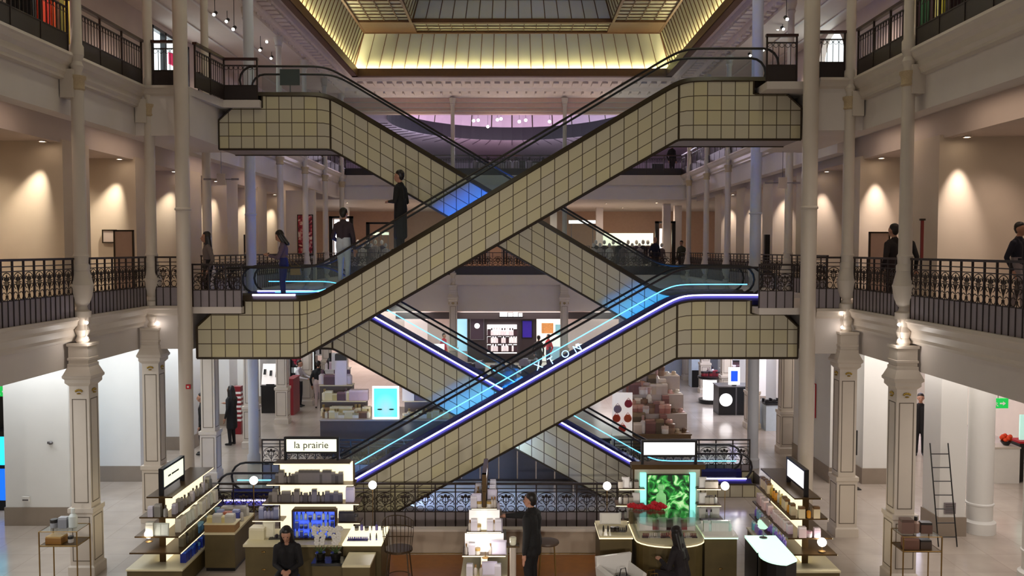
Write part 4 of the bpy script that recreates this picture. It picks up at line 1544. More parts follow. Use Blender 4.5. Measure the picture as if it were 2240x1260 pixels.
# orchids in pots
PET = mat('white_petal', (226, 222, 214), 0.6, noise=0.04)
STEM = mat('green_stem', (70, 92, 46), 0.6)
POT = mat('black_glazed_pot', (26, 24, 24), 0.25)
def orchid(label, loc, seed, hgt=.62):
    r_ = random.Random(seed)
    t = thing('potted_orchid', label, 'plant', loc)
    MB().lathe([(.07, 0), (.1, .02), (.12, .16), (.11, .17)], 16).build('pot', POT, t, True)
    lv = MB()
    for i in range(6):
        a = 2 * PI * i / 6
        lv.prism([(-.035, 0), (0, .2), (.035, 0)], -.004, .004)
        for j in range(len(lv.v) - 6, len(lv.v)):
            x, y, z = lv.v[j]
            p = Matrix.Rotation(a, 3, 'Z') @ (Matrix.Rotation(.9, 3, 'X') @ Vector((x, y, z)))
            lv.v[j] = (p.x, p.y, p.z + .16)
    lv.build('leaves', STEM, t)
    for k_ in range(2):
        sx = (k_ - .5) * .16
        pts = [(sx * .3, 0, .16), (sx * .6, -.02, .16 + hgt * .5), (sx, -.06, .16 + hgt * .9), (sx * 1.3, -.18, .16 + hgt)]
        s_ = MB().tube(pts, .006, 5).build('stem', STEM, t)
        for i in range(9):
            u = .25 + .75 * i / 8
            q = u * 3
            j = min(2, int(q))
            c = Vector(pts[j]).lerp(Vector(pts[j + 1]), q - j) + Vector((r_.uniform(-.05, .05), r_.uniform(-.07, -.01), 0))
            m = MB()
            for p in range(5):
                a = 2 * PI * p / 5 + .3
                m.sphere(c + Vector((.032 * math.cos(a), -.01, .032 * math.sin(a))), (.03, .01, .03), 6, 4)
            m.build('blossom', PET, s_, True)
    return t
orchid('white orchid with drooping sprays, left one before the blue display', (-4.22, 18.85, .86), 3, .62)
orchid('white orchid with drooping sprays, right one before the blue display', (-3.88, 18.85, .86), 5, .62)
pl_ = thing('plant_plinth', 'low dark plinth carrying the two white orchids', 'plinth', (-4.02, 18.85, 0))
MB().box(-.34, .34, -.2, .2, 0, .8).build('body', OLIVE, pl_)
MB().box(-.36, .36, -.22, .22, .8, .86).build('top', BLACK, pl_)
# -- wire-backed bar chair and round stool
def bar_chair(label, loc, rz):
    t = thing('bar_chair', label, 'chair', loc, rz)
    BR = mat('bronze_tube', (74, 58, 40), .4, .5)
    MB().slab([(.26 * math.cos(2 * PI * i / 20), .25 * math.sin(2 * PI * i / 20)) for i in range(20)], .72, .76).build('seat', BR, t)
    m = MB()
    n = 10
    for i in range(n + 1):
        a = PI * (.08 + .84 * i / n)
        top = .5 + .16 * math.sin(PI * i / n)
        m.tube([(.25 * math.cos(a), .24 * math.sin(a), .76), (.29 * math.cos(a), .28 * math.sin(a), .76 + top * .6), (.29 * math.cos(a), .30 * math.sin(a), .76 + top)], .006, 5)
    for f in (.45, .75, 1.0):
        m.tube([(.29 * math.cos(PI * (.08 + .84 * i / n)), .30 * math.sin(PI * (.08 + .84 * i / n)), .76 + f * (.5 + .16 * math.sin(PI * i / n))) for i in range(n + 1)], .008, 5)
    m.build('wire_back', BR, t, True)
    me = MB().prism([(-.24, .2), (.24, .2), (.27, 1.0), (.22, 1.28), (-.22, 1.28), (-.27, 1.0)], .292, .298)
    for sx, sy in ((-1, -1), (1, -1), (1, 1), (-1, 1)):
        MB().tube([(sx * .17, sy * .16, .72), (sx * .24, sy * .23, 0)], .012, 6).build('leg', BR, t)
    MB().tube([(.21 * math.cos(2 * PI * i / 16), .2 * math.sin(2 * PI * i / 16), .28) for i in range(16)], .008, 5, True).build('footrest_ring', BR, t)
    return t
bc_ = bar_chair('bronze bar chair with rounded mesh back left of the cream partition', (-2.55, 19.25, 0), PI)
bc_.scale = (1.22, 1.22, 1.3)
bs_ = thing('bar_stool', 'round-seated bronze bar stool behind the man in the suit', 'stool', (.82, 19.75, 0))
bs_.scale = (1.0, 1.0, 1.27)
MB().lathe([(.25, .72), (.27, .74), (.26, .77), (.1, .785)], 22).build('seat', mat('brown_leather', (84, 66, 52), .5), bs_, True)
for sx, sy in ((-1, -1), (1, -1), (1, 1), (-1, 1)):
    MB().tube([(sx * .15, sy * .15, .72), (sx * .2, sy * .2, 0)], .012, 6).build('leg', BRASS, bs_)
# the cream partition behind
pt = thing('low_partition', 'long low cream partition in front of the escalator foot', 'partition', (-.3, 21.75, 0))
MB().box(-2.75, 2.45, -.08, .08, .02, zz(1160, 21.75)).build('panel', mat('cream_partition', (176, 158, 138), .5, noise=.05), pt)
MB().box(-2.8, 2.5, -.12, .12, zz(1160, 21.75), zz(1155, 21.75)).build('cap', CREAM, pt)
MB().box(-2.75, 2.45, -.1, .1, 0, .02).build('base_strip', BRASS, pt)
# -- the tower in the middle, seen end on
Yt = 19.6
tw = thing('display_tower', 'narrow stepped display tower seen end-on left of the man in the suit', 'display stand', (-.62, Yt, 0))
lv = [(zz(1112, 19.1), .28, .5), (zz(1163, 19.0), .38, .6), (zz(1215, 18.9), .48, .7)]
for z, hw, hl in lv:
    s_ = MB().box(-hw, hw, -hl, 1.1, z - .04, z).build('shelf', SHELF, tw)
    MB().box(-hw, hw, -hl - .008, -hl, z - .03, z - .01).build('light_strip', LITC, s_)
MB().box(-.035, .035, -.45, 1.1, .45, zz(1075, 19.2)).build('spine', SHELF, tw)
MB().box(-.07, .07, -.47, -.43, .3, zz(1112, 19.1)).build('lit_post', LITC, tw)
for (z, hw, hl), zt in zip(lv[1:], (lv[0][0], lv[1][0])):
    MB().box(-hw * .9, hw * .9, -hl + .22, -hl + .25, z, zt - .08).build('lit_end_panel', mat('soft_lit_panel', (246, 240, 236), .5, emit=(255, 246, 240), power=.45, noise=0), tw)
bs2 = MB().box(-.5, .5, -.75, 1.15, .05, .42).build('base_cabinet', OLIVE, tw)
MB().box(-.52, .52, -.77, 1.17, .42, .46).build('top', CTOP, bs2)
m = MB()
za, zb = zz(1075, 19.2), zz(1010, 20.4)
m.box(-.05, -.02, -.35, .95, za, zb).box(-.05, .05, -.38, -.35, za - .05, zb + .03).box(-.05, .05, .95, .98, za - .05, zb + .03).box(-.05, .05, -.38, .98, zb, zb + .03)
m.build('sign_frame', SHELF, tw)
MB().box(-.02, .03, -.35, .95, za + .1, zb).build('sign_panel', LITW, tw)
TWP = [('bottle', (200, 190, 180), .07, .2, (150, 110, 60)), ('box', (210, 204, 214), .12, .22, (230, 226, 236)), ('jar', (220, 214, 204), .1, .12, (180, 150, 90)), ('card', (206, 196, 216), .18, .26, (226, 220, 240))]
LB = ('top', 'middle', 'lowest')
for (z, hw, hl), wd in zip(lv, LB):
    for sd, sn in ((-1, 'left'), (1, 'right')):
        row((-.62 + sd * .08, Yt - hl + .08, z), (-.62 + sd * hw * .95, Yt - hl + .08, z), rs(3, *TWP), 'cosmetics %s at the near ' + sn + ' end of the ' + wd + ' tower shelf', 'goods on the %s tower shelf, %s end' % (wd, sn))
        row((-.62 + sd * hw * .6, Yt - hl + .3, z), (-.62 + sd * hw * .6, Yt + 1.0, z), rs(7, *TWP), 'cosmetics %s along the ' + sn + ' side of the ' + wd + ' tower shelf', 'goods along the %s tower shelf, %s side' % (wd, sn))
row((-1.0, Yt - .6, .46), (-.25, Yt - .6, .46), rs(6, *TWP), 'cosmetics %s on the base cabinet of the centre tower', 'goods on the tower base')
po = thing('post_display', 'slim ivory tester post between the tower and the man in the suit', 'display stand', (.02, 18.4, 0))
MB().lathe([(.16, 0), (.16, .03), (.07, .05), (.07, 1.33)], 14).build('post', CREAM, po, True)
MB().box(-.14, .14, -.12, .12, 1.33, 1.36).build('top', SHELF, po)
o = link('jar', prod('jar', (250, 246, 220), .14, .16, (240, 236, 210)), None, (.02, 18.4, 1.36))
tag(o, 'glowing white jar on the slim tester post by the man\'s hand', 'jar')
# -- globe lamps on thin stems
BULB = mat('lit_globe', (255, 250, 246), 0.5, emit=(255, 244, 236), power=9.0, noise=0)
def globe(label, px, py, Y, z0):
    p = at(px, py, Y)
    t = thing('globe_lamp', label, 'lamp', (p.x, Y, z0))
    MB().sphere((0, 0, p.z - z0), .1, 16, 10).build('globe', BULB, t, True)
    MB().cyl((0, 0, .01), (0, 0, p.z - z0 - .09), .008, None, 8).build('stem', BRASS, t)
    MB().lathe([(.08, 0), (.08, .012), (.01, .03)], 16).build('foot', BRASS, t)
    l = lamp('POINT', 'globe_light', (p.x, Y - .14, p.z), 7, (1, .93, .86), .08)
globe('glowing globe lamp left of the lettered display stand', 555, 1051, 21.0, 0)
globe('glowing globe lamp right of the lettered display stand', 815, 1061, 21.0, 0)
globe('glowing globe lamp left of the green leaf picture', 1328, 1063, 21.0, 0)
globe('glowing globe lamp right of the green leaf picture', 1586, 1063, 21.0, 0)
globe('glowing globe lamp at the near end of the lowest tower shelf', 1062, 1196, 18.75, lv[2][0])
globe('glowing globe lamp on the third shelf of the left display stand', 326, 1168, 19.5, zz(1185, 19.5))
globe('glowing globe lamp on the lower shelf of the right display stand', 1798, 1186, 19.3, zz(1206, 19.3))
# -- right stand: big green leaf picture in lit pilasters under a blank light box
st2 = shelf_unit('display stand with blank white light box and big green leaf picture', (0, Yb, 0), 0,
    [(zz(1062, Yb), xx(1352, Yb), xx(1408, Yb), -.3, .1), (zz(1096, Yb), xx(1345, Yb), xx(1408, Yb), -.36, .1), (zz(1128, Yb), xx(1338, Yb), xx(1408, Yb), -.4, .1),
     (zz(1062, Yb), xx(1520, Yb), xx(1572, Yb), -.3, .1), (zz(1096, Yb), xx(1520, Yb), xx(1572, Yb), -.36, .1), (zz(1130, Yb), xx(1520, Yb), xx(1580, Yb), -.4, .1)],
    (xx(1388, Yb), xx(1532, Yb), .1, .4, zz(1020, Yb)), (xx(1407, Yb), xx(1518, Yb), zz(992, Yb), zz(965, Yb), zz(1012, Yb), LITW, -.1), mat('pale_stone_panel', (206, 196, 176), .5))
MB().box(xx(1380, Yb), xx(1540, Yb), -.22, .12, zz(1022, Yb), zz(1012, Yb)).build('canopy', SHELF, st2)
for a, b_ in ((1400, 1413), (1508, 1521)):
    MB().box(xx(a, Yb), xx(b_, Yb), -.13, -.05, zz(1150, Yb), zz(1032, Yb)).build('lit_pilaster', LITCY, st2)
pic = thing('backlit_picture', 'large backlit green leaf picture with a pale vase in the right stand', 'picture', (0, Yb - .12, 0))
gm, nt, b = nodes_of('leaf_picture', .4)
tc = nt.nodes.new('ShaderNodeTexCoord')
vo = nt.nodes.new('ShaderNodeTexNoise')
vo.inputs['Scale'].default_value = 4.2
vo.inputs['Detail'].default_value = 4
vo.inputs['Distortion'].default_value = 1.2
cr = nt.nodes.new('ShaderNodeValToRGB')
el = cr.color_ramp.elements
el[0].position, el[0].color = .40, (.004, .02, .006, 1)
el[1].position, el[1].color = .66, (.55, .9, .45, 1)
for p_, c_ in ((.48, (.01, .12, .02, 1)), (.56, (.04, .42, .06, 1))):
    q = el.new(p_)
    q.color = c_
nt.links.new(tc.outputs['Object'], vo.inputs['Vector'])
nt.links.new(vo.outputs['Fac'], cr.inputs[0])
nt.links.new(cr.outputs[0], b.inputs['Base Color'])
nt.links.new(cr.outputs[0], b.inputs['Emission Color'])
b.inputs['Emission Strength'].default_value = .55
xa, xb, za, zb = xx(1416, Yb), xx(1506, Yb), zz(1146, Yb), zz(1036, Yb)
MB().box(xa, xb, -.02, .0, za, zb).build('image', gm, pic)
m = MB()
for (a, b_, c, d) in ((xa - .02, xa, za, zb), (xb, xb + .02, za, zb), (xa - .02, xb + .02, zb, zb + .02), (xa - .02, xb + .02, za - .02, za)):
    m.box(a, b_, -.04, .02, c, d)
m.build('frame', BLACK, pic)
xm = (xa * .68 + xb * .32)
MB().lathe([(.10, 0), (.13, .1), (.12, .22), (.07, .25), (.1, .3), (.13, .4), (.12, .6), (.06, .66), (.05, .72), (.09, .78), (.08, .86)], 14, (xm, -.06, za + .18)).build('vase_motif', mat('pale_green_vase', (150, 216, 150), .4, emit=(120, 200, 120), power=.35), pic, True)
SIDEL = [('bottle', (190, 190, 186), .07, .18, (60, 54, 50)), ('box', (180, 172, 160), .09, .16, (90, 80, 70)), ('card', (206, 200, 196), .16, .22, (230, 226, 222))]
for py, hh in ((1062, 'top'), (1096, 'middle'), (1128, 'bottom')):
    row((xx(1350, Yb), Yb - .2, zz(py, Yb)), (xx(1396, Yb), Yb - .2, zz(py, Yb)), rs(4, *SIDEL), 'small %s on the ' + hh + ' shelf left of the leaf picture', 'goods left of the picture, ' + hh)
    row((xx(1530, Yb), Yb - .2, zz(py, Yb)), (xx(1568, Yb), Yb - .2, zz(py, Yb)), rs(4, *SIDEL), 'small %s on the ' + hh + ' shelf right of the leaf picture', 'goods right of the picture, ' + hh)
o = link('bottle', prod('bottle', (230, 80, 20), .13, .3, (200, 60, 10)), None, (xx(1386, Yb), Yb - .3, zz(1128, Yb)))
tag(o, 'bright orange bottle on the bottom shelf left of the leaf picture', 'bottle')
# counters of the right stand
z2_ = zz(1172, 19.4)
counter('olive counter with lit ivory top left of the curved glass counter', [(1.98, 19.4), (2.74, 19.4), (2.74, 20.5), (1.98, 20.5)], z2_, OLIVE, CTOP, rim=LITC)
counter('olive counter with white lit top right of the curved glass counter', [(4.36, 19.4), (5.12, 19.4), (5.12, 20.5), (4.36, 20.5)], z2_, OLIVE, WHITE, [(4.45, 5.03, .2, .6, 19.46)], LITG)
cp = [(2.78, 20.4), (2.78, 19.3)] + [(3.55 + .77 * math.cos(PI + PI * i / 12), 19.3 + .5 * math.sin(PI + PI * i / 12)) for i in range(1, 12)] + [(4.32, 19.3), (4.32, 20.4)]
cg = counter('curved counter with glass showcase top in front of the leaf picture', cp, z2_, OLIVE, CTOP, rim=LITC)
sc0 = thing('glass_showcase', 'bowed glass showcase of make-up on the curved counter', 'showcase', (3.55, 19.7, z2_))
MB().slab([(x - 3.55, y - 19.7) for x, y in [(3.55 + (x - 3.55) * .93, 19.45 + (y - 19.45) * .8) for x, y in cp]], .34, .348).build('glass_lid', GLASS, sc0)
m = MB()
for x in (-.7, -.25, .25, .7):
    m.box(x - .008, x + .008, -.5, .45, 0, .34)
m.build('divider', GLASS, sc0)
row((2.95, 19.3, z2_), (4.15, 19.3, z2_), rs(9, ('tray', (90, 84, 80), .15, .07, (160, 90, 90)), ('tray', (60, 40, 44), .14, .06, (120, 60, 60)), ('tray', (170, 164, 158), .15, .07, (210, 200, 190))), 'make-up %s in the front row of the bowed showcase', 'trays in the showcase, front row')
row((2.9, 19.75, z2_), (4.2, 19.75, z2_), rs(8, ('card', (216, 210, 204), .17, .26, (236, 230, 224)), ('card', (190, 186, 180), .16, .24, (70, 40, 44)), ('card', (206, 200, 190), .15, .24, (150, 80, 80))), 'make-up %s in the rear row of the bowed showcase', 'goods in the showcase, rear row')
row((2.05, 19.7, z2_), (2.68, 19.7, z2_), rs(6, ('jar', (70, 60, 54), .09, .09), ('tube', (90, 80, 74), .06, .12), ('tray', (60, 54, 50), .14, .06)), 'dark %s at the front of the lit ivory counter by the globe lamp', 'goods on the lit ivory counter')
o = link('framed_card', prod('card', (226, 222, 214), .5, .26, (240, 236, 226)), None, (2.32, 20.25, z2_))
tag(o, 'wide white card standing at the back of the lit ivory counter', 'card')
row((4.42, 19.75, z2_), (5.06, 19.75, z2_), rs(7, ('bottle', (206, 236, 230), .08, .2, (230, 240, 236)), ('jar', (180, 60, 60), .1, .1, (220, 200, 150)), ('box', (226, 230, 226), .1, .2, (200, 220, 214)), ('bottle', (196, 170, 90), .06, .16, (60, 50, 40))), 'pale %s on the white lit counter right of the leaf picture', 'goods on the white lit counter')
# red flowers
fl = thing('flower_bowl', 'row of red roses in a trough behind the glass showcase', 'flowers', (3.2, 20.36, z2_))
MB().box(-.42, .42, -.1, .1, 0, .28).build('trough', OLIVE, fl)
RED = mat('red_petal', (190, 14, 34), .6, noise=.15)
for i in range(13):
    c = Vector((-.38 + .76 * i / 12, rnd.uniform(-.1, .06), .39 + rnd.uniform(-.03, .06)))
    m = MB()
    m.sphere(c, (.06, .06, .06), 8, 6)
    for q in range(5):
        a = 2 * PI * q / 5
        m.sphere(c + Vector((.05 * math.cos(a), .05 * math.sin(a), -.01)), (.05, .05, .042), 7, 5)
    f_ = m.build('rose', RED, fl, True)
    MB().tube([(c.x, c.y, .2), (c.x, c.y, c.z - .02)], .006, 4).build('stem', STEM, f_)
# white armchair with bags in front
ch = thing('armchair', 'white shell armchair holding a black handbag', 'chair', (2.32, 18.2, 0), R(20))
ch.scale = (1.25, 1.25, 1.4)
m = MB()
prof = [(-.3, .28), (.3, .28), (.34, .62), (.28, .66), (.24, .4), (-.24, .4), (-.28, .66), (-.34, .62)]
m.prism(prof, -.28, .3)
m.build('seat_shell', WHITE, ch)
MB().prism([(-.3, .3), (.3, .3), (.34, .78), (-.34, .78)], .26, .32).build('backrest', WHITE, ch)
for sx in (-1, 1):
    for sy in (-1, 1):
        MB().tube([(sx * .22, sy * .2, .28), (sx * .28, sy * .26, 0)], .014, 6).build('leg', STEEL, ch)
hb = thing('handbag', 'black handbag lying on the white armchair', 'bag', (2.36, 18.15, .57), R(30))
MB().prism([(-.16, 0), (.16, 0), (.2, .08), (.14, .2), (-.12, .22), (-.2, .1)], -.08, .08).build('body', BLACK, hb)
MB().tube([(-.1, 0, .2), (-.06, 0, .36), (.06, 0, .36), (.1, 0, .19)], .012, 6).build('handle', BLACK, hb)
ob = thing('paper_bag', 'orange brown paper shopping bag beside the white armchair', 'bag', (2.95, 17.95, 0), R(10))
ob.scale = (1.1, 1.1, 1.5)
MB().prism([(-.2, 0), (.2, 0), (.21, .5), (-.21, .5)], -.09, .09).build('body', mat('orange_paper', (176, 92, 48), .6, noise=.12), ob)
for s_ in (-1, 1):
    MB().tube([(-.08, s_ * .09, .5), (-.07, s_ * .09, .62), (.07, s_ * .09, .62), (.08, s_ * .09, .5)], .006, 5).build('handle', BRASS, ob)
# -- left display stand running into depth
def side_stand(label, X, Y0, Y1, inner, signm, goods, nm):
    """tiered stand along y; inner = +1 when its show side faces +x"""
    L = Y1 - Y0
    t = shelf_unit(label, (X, Y0, 0), PI / 2, [(2.05, 0, L, -.3, .3), (1.62, -.12, L, -.42, .42), (1.2, -.2, L, -.5, .5), (.86, -.3, L, -.58, .58)],
        (.15, L - .1, .12, .4, 2.02), (.15, 1.35, 2.22, 2.62, 2.0, signm, 0), LITC, 'display stand', (-.35, L, -.62, .62, .5))
    if inner > 0:
        m = MB()
        for a, b_ in ((.42, .58), (.63, 1.06)):
            m.box(a, b_, -.044, -.04, 2.40, 2.44)
        m.build('sign_marks', GREYTXT, t)
    for (z, hw), wd in zip(((2.05, .2), (1.62, .3), (1.2, .38), (.86, .46), (.5, .5)), ('topmost', 'second', 'third', 'fourth', 'lowest')):
        g = goods[wd]
        if not g:
            continue
        row((X + inner * hw, Y0 + .05, z), (X + inner * hw, Y1 - .1, z), rs(13, *g), '%s on the ' + wd + ' tier of the ' + nm + ' stand', 'goods on the %s tier of the %s stand' % (wd, nm), PI / 2 * inner, .02)
    for zt, wd in ((1.62, 'second'), (1.2, 'third')):
        row((X - .25, Y0 - .08 if zt > 1.5 else Y0 - .14, zt), (X + .25, Y0 - .08 if zt > 1.5 else Y0 - .14, zt), rs(3, *goods[wd]), '%s at the near end of the ' + wd + ' tier, ' + nm + ' stand', 'goods at the end of the %s tier, %s stand' % (wd, nm))
    return t
gl = {'topmost': None,
      'second': [('box', (130, 126, 118), .12, .24, (170, 166, 158)), ('bottle', (150, 146, 140), .09, .22, (90, 84, 76)), ('box', (196, 190, 200), .1, .2, (220, 214, 224))],
      'third': [('box', (226, 220, 200), .14, .26, (240, 236, 220)), ('card', (216, 220, 206), .16, .24, (236, 240, 226))],
      'fourth': [('box', (110, 104, 84), .12, .2, (140, 130, 100)), ('box', (90, 150, 206), .12, .16, (150, 210, 240)), ('bottle', (80, 76, 66), .08, .2, (40, 36, 30))],
      'lowest': [('box', (40, 80, 220), .15, .18, (90, 150, 255)), ('box', (30, 50, 150), .14, .22, (60, 110, 240)), ('jar', (50, 90, 230), .12, .14, (120, 190, 255))]}
gr = {'topmost': None,
      'second': [('bottle', (206, 170, 70), .09, .22, (240, 220, 150)), ('bottle', (220, 150, 40), .08, .2, (60, 44, 20)), ('box', (226, 206, 170), .12, .22, (120, 84, 50)), ('bottle', (196, 190, 170), .08, .24, (220, 214, 190))],
      'third': [('box', (236, 206, 206), .14, .2, (250, 230, 230)), ('box', (226, 196, 210), .12, .18, (240, 220, 226)), ('jar', (240, 226, 226), .1, .12, (220, 180, 190))],
      'fourth': [('bottle', (150, 120, 230), .08, .2, (210, 200, 250)), ('box', (160, 220, 250), .1, .18, (200, 240, 255))],
      'lowest': [('bottle', (130, 110, 240), .09, .22, (190, 240, 255)), ('box', (120, 220, 250), .12, .18, (200, 245, 255)), ('bottle', (190, 170, 250), .08, .24, (230, 240, 255))]}
side_stand('tiered display stand running into depth at lower left, slanted lit sign on top', -8.05, 19.6, 22.3, 1, LITS, gl, 'left')
side_stand('tiered display stand running into depth at lower right, blank lit sign on top', 6.72, 19.5, 22.2, -1, LITW, gr, 'right')
# blue-lit trays on the left, round lit counter on the right
o = counter('low olive wood table with ivory top beside the left tiered stand', [(-7.35, 20.4), (-6.6, 20.4), (-6.6, 22.0), (-7.35, 22.0)], .95)
bx_ = thing('wooden_box', 'brown wooden tray box holding glass cases beside the left stand', 'box', (-6.98, 20.65, .95))
MB().box(-.36, .36, -.2, .2, 0, .18).build('body', mat('tan_wood', (150, 112, 66), .5, noise=.15), bx_)
MB().box(-.38, .38, -.22, .22, .18, .2).build('top', CTOP, bx_)
row((-7.3, 20.62, 1.15), (-6.7, 20.62, 1.15), rs(4, ('box', (206, 190, 130), .16, .12, (236, 226, 170)), ('box', (186, 182, 172), .18, .16, (206, 202, 196))), 'small pale %s on the brown wooden tray box', 'goods on the wooden tray box')
row((-7.3, 21.3, .95), (-6.65, 21.3, .95), rs(5, ('box', (160, 156, 150), .2, .2, (190, 186, 180)), ('box', (190, 90, 60), .14, .2, (220, 130, 100)), ('box', (90, 100, 190), .14, .24, (170, 180, 230)), ('bottle', (200, 196, 190), .08, .26, (150, 146, 140))), '%s in the middle of the low olive table', 'goods on the low olive table')
row((-7.3, 21.75, .95), (-6.65, 21.75, .95), rs(5, ('box', (176, 172, 166), .2, .2, (200, 196, 190)), ('bottle', (200, 196, 190), .08, .26, (150, 146, 140))), 'grey %s at the back of the low olive table', 'goods at the back of the low olive table')
rc = thing('round_counter', 'round-fronted white counter glowing green-white beside the right stand', 'counter', (5.52, 18.85, 0))
pp = [(-.15, .9), (-.15, -.1)] + [(.25 + .42 * math.cos(a), -.35 + .5 * math.sin(a)) for a in [PI * .75 + PI * .75 * i / 10 for i in range(11)]] + [(.55, -.6), (.55, .9)]
MB().slab(pp, .04, 1.05).build('body', BLACK, rc)
MB().slab([(x * 1.02, y * 1.02) for x, y in pp], 1.05, 1.1).build('top', LITG, rc)
o = thing('make_up_mirror', 'round make-up mirror on the glowing round-fronted counter', 'mirror', (5.75, 19.6, 1.1))
MB().lathe([(.09, 0), (.09, .015), (.012, .03), (.012, .2)], 16).build('stand', STEEL, o, True)
m = MB().lathe([(.14, -.012), (.15, 0), (.14, .012)], 24)
m.v = [(x, z, y + .34) for x, y, z in m.v]
m.build('mirror_disc', mat('mirror', (220, 222, 224), .05, 1.0, noise=0), o, True)
# -- wire tables with glass cases at both edges
def wire_table(label, x, y, goods, lab2, grp):
    t = thing('wire_table', label, 'table', (x, y, 0))
    fr = MB()
    a, b_ = .42, .3
    for z in (.03, 1.1, 1.42):
        fr.tube([(-a, -b_, z), (a, -b_, z), (a, b_, z), (-a, b_, z)], .01, 5, True)
    fr.build('frame_rings', BRASS, t)
    for sx in (-1, 1):
        for sy in (-1, 1):
            MB().box(sx * a - .011, sx * a + .011, sy * b_ - .011, sy * b_ + .011, 0, 1.42).build('leg', BRASS, t)
    MB().box(-a, a, -b_, b_, 1.08, 1.1).build('top', SHELF, t)
    MB().box(-a, a, -b_, b_, 1.415, 1.425).build('glass_lid', GLASS, t)
    row((x - .32, y - .05, 1.1), (x + .32, y - .05, 1.1), goods[0], '%s inside the glass case of the ' + lab2, grp + ', inside')
    row((x - .34, y, 1.425), (x + .3, y, 1.425), goods[1], '%s on the glass lid of the ' + lab2, grp + ', lid')
p = at(140, 1200, 19.3)
wire_table('slim brass wire table with a glass case before the nearest left pilaster', p.x, 19.35, ([('box', (150, 104, 50), .3, .14, (190, 150, 90)), ('jar', (206, 200, 196), .1, .12)], [('jar', (160, 160, 166), .14, .16), ('box', (140, 140, 146), .16, .2, (170, 170, 176)), ('bottle', (206, 210, 206), .16, .36, (220, 224, 220))]), 'left wire table', 'goods on the left wire table')
p = at(1985, 1200, 19.2)
wire_table('slim wire table with brown packs behind the nearest right pilaster', p.x + .1, 19.0, ([('box', (120, 84, 70), .26, .2, (150, 110, 96)), ('box', (90, 74, 66), .2, .16)], [('box', (126, 96, 86), .22, .26, (96, 74, 66)), ('bottle', (150, 120, 106), .14, .3), ('box', (110, 80, 70), .2, .2)]), 'right wire table', 'goods on the right wire table')
# -- ladder rack, sign stand, signs, small fittings
ld = thing('ladder', 'tall black metal ladder leaning on the white pier at right', 'ladder', (11.25, 22.6, 0))
for s_ in (-1, 1):
    MB().tube([(s_ * .24 - .0, -.5, .02), (s_ * .24 + .1, .28, 2.55)], .018, 6).build('rail', BLACK, ld)
for i in range(7):
    u = .1 + .8 * i / 6
    MB().tube([(-.24 + .1 * u, -.5 + .78 * u, 2.53 * u), (.24 + .1 * u, -.5 + .78 * u, 2.53 * u)], .014, 6).build('rung', BLACK, ld)
ss = thing('sign_stand', 'black poster stand on a slim pole beside the right corner pilaster', 'sign', (10.95, 27.6, 0))
MB().box(-.22, .22, -.15, .15, 0, .03).build('base', BLACK, ss)
MB().tube([(0, 0, .03), (0, 0, 1.5)], .018, 6).build('pole', BLACK, ss)
MB().box(-.12, .12, -.02, .02, 1.1, 1.9).build('board', BLACK, ss)
REDP = mat('red_sign', (186, 60, 74), .5)
ws = thing('wall_sign', 'white notice with red edge on the long right pier wall', 'sign', (10.44, 30.0, 1.9))
MB().box(-.02, 0, -.36, .36, 0, 1.15).build('panel', WHITE, ws)
m = MB()
for a, b_, c, d in ((-.38, -.35, 0, 1.15), (.35, .38, 0, 1.15), (-.38, .38, 1.15, 1.18)):
    m.box(-.03, 0, a, b_, c, d)
m.build('frame', RED, ws)
MB().box(-.024, -.02, -.1, .1, .7, .9).build('pictogram', GREYTXT, ws)
GRN = mat('green_exit_light', (20, 150, 60), .5, emit=(20, 170, 70), power=.8, noise=0)
def exit_sign(label, px, py, Y, w_=.55):
    p = at(px, py, Y)
    t = thing('exit_sign', label, 'sign', (p.x, Y, p.z))
    MB().box(-w_ / 2, w_ / 2, -.04, .04, -.14, .14).build('light_box', GRN, t)
    m = MB()
    m.sphere((-.1, -.045, .07), (.025, .004, .025), 8, 6)
    m.tube([(-.1, -.045, .04), (-.08, -.045, -.02), (-.02, -.045, -.08)], .012, 4)
    m.tube([(-.08, -.045, -.02), (-.13, -.045, -.09)], .012, 4)
    m.tube([(-.16, -.045, .0), (-.1, -.045, .03), (-.03, -.045, .0)], .01, 4)
    m.prism([(.03, -.02), (.12, -.02), (.12, -.06), (.2, 0), (.12, .06), (.12, .02), (.03, .02)], -.048, -.043)
    m.build('pictogram', WHITE, t)
    MB().tube([(0, 0, .14), (0, 0, 4.9 - p.z)], .01, 5).build('hanger', STEEL, t)
exit_sign('green exit sign hanging at the right edge beyond the thick round column', 2183, 882, 24.6)
exit_sign('green exit sign hanging at the left edge of the ground floor', 4, 856, 24.6)
cm_ = thing('wall_camera', 'small grey wall fitting halfway up the nearest white left pier', 'fitting', tuple(at(113, 968, 23.88)))
MB().sphere((0, -.06, 0), (.07, .05, .05), 10, 8).build('dome', STEEL, cm_, True)
MB().box(-.1, -.04, -.05, 0, -.03, .03).build('mount', STEEL, cm_)
so = thing('wall_socket', 'white socket box low on the nearest white left pier', 'socket', tuple(at(58, 1091, 23.86)))
MB().box(-.1, .1, -.06, .0, -.07, .07).build('box', WHITE, so)
MB().box(-.08, .08, -.065, -.06, -.04, .0).build('cover', STEEL, so)
gr_ = thing('wall_vent', 'square grey vent low on the pier behind the ladder', 'vent', tuple(at(2078, 1112, 22.97)))
m = MB()
for i in range(5):
    m.box(-.13, .13, -.02, 0, -.13 + i * .055, -.13 + i * .055 + .03)
m.build('louvre', STEEL, gr_)
MB().box(-.15, .15, -.015, .02, -.15, .15).build('frame', KICK, gr_)
al = thing('alarm_button', 'small red alarm button on the left plain round column', 'alarm', tuple(at(412, 846, 23.5)))
MB().box(-.06, .06, -.03, .03, -.06, .06).build('box', RED, al)
MB().sphere((0, -.03, 0), (.03, .012, .03), 8, 6).build('button', WHITE, al, True)
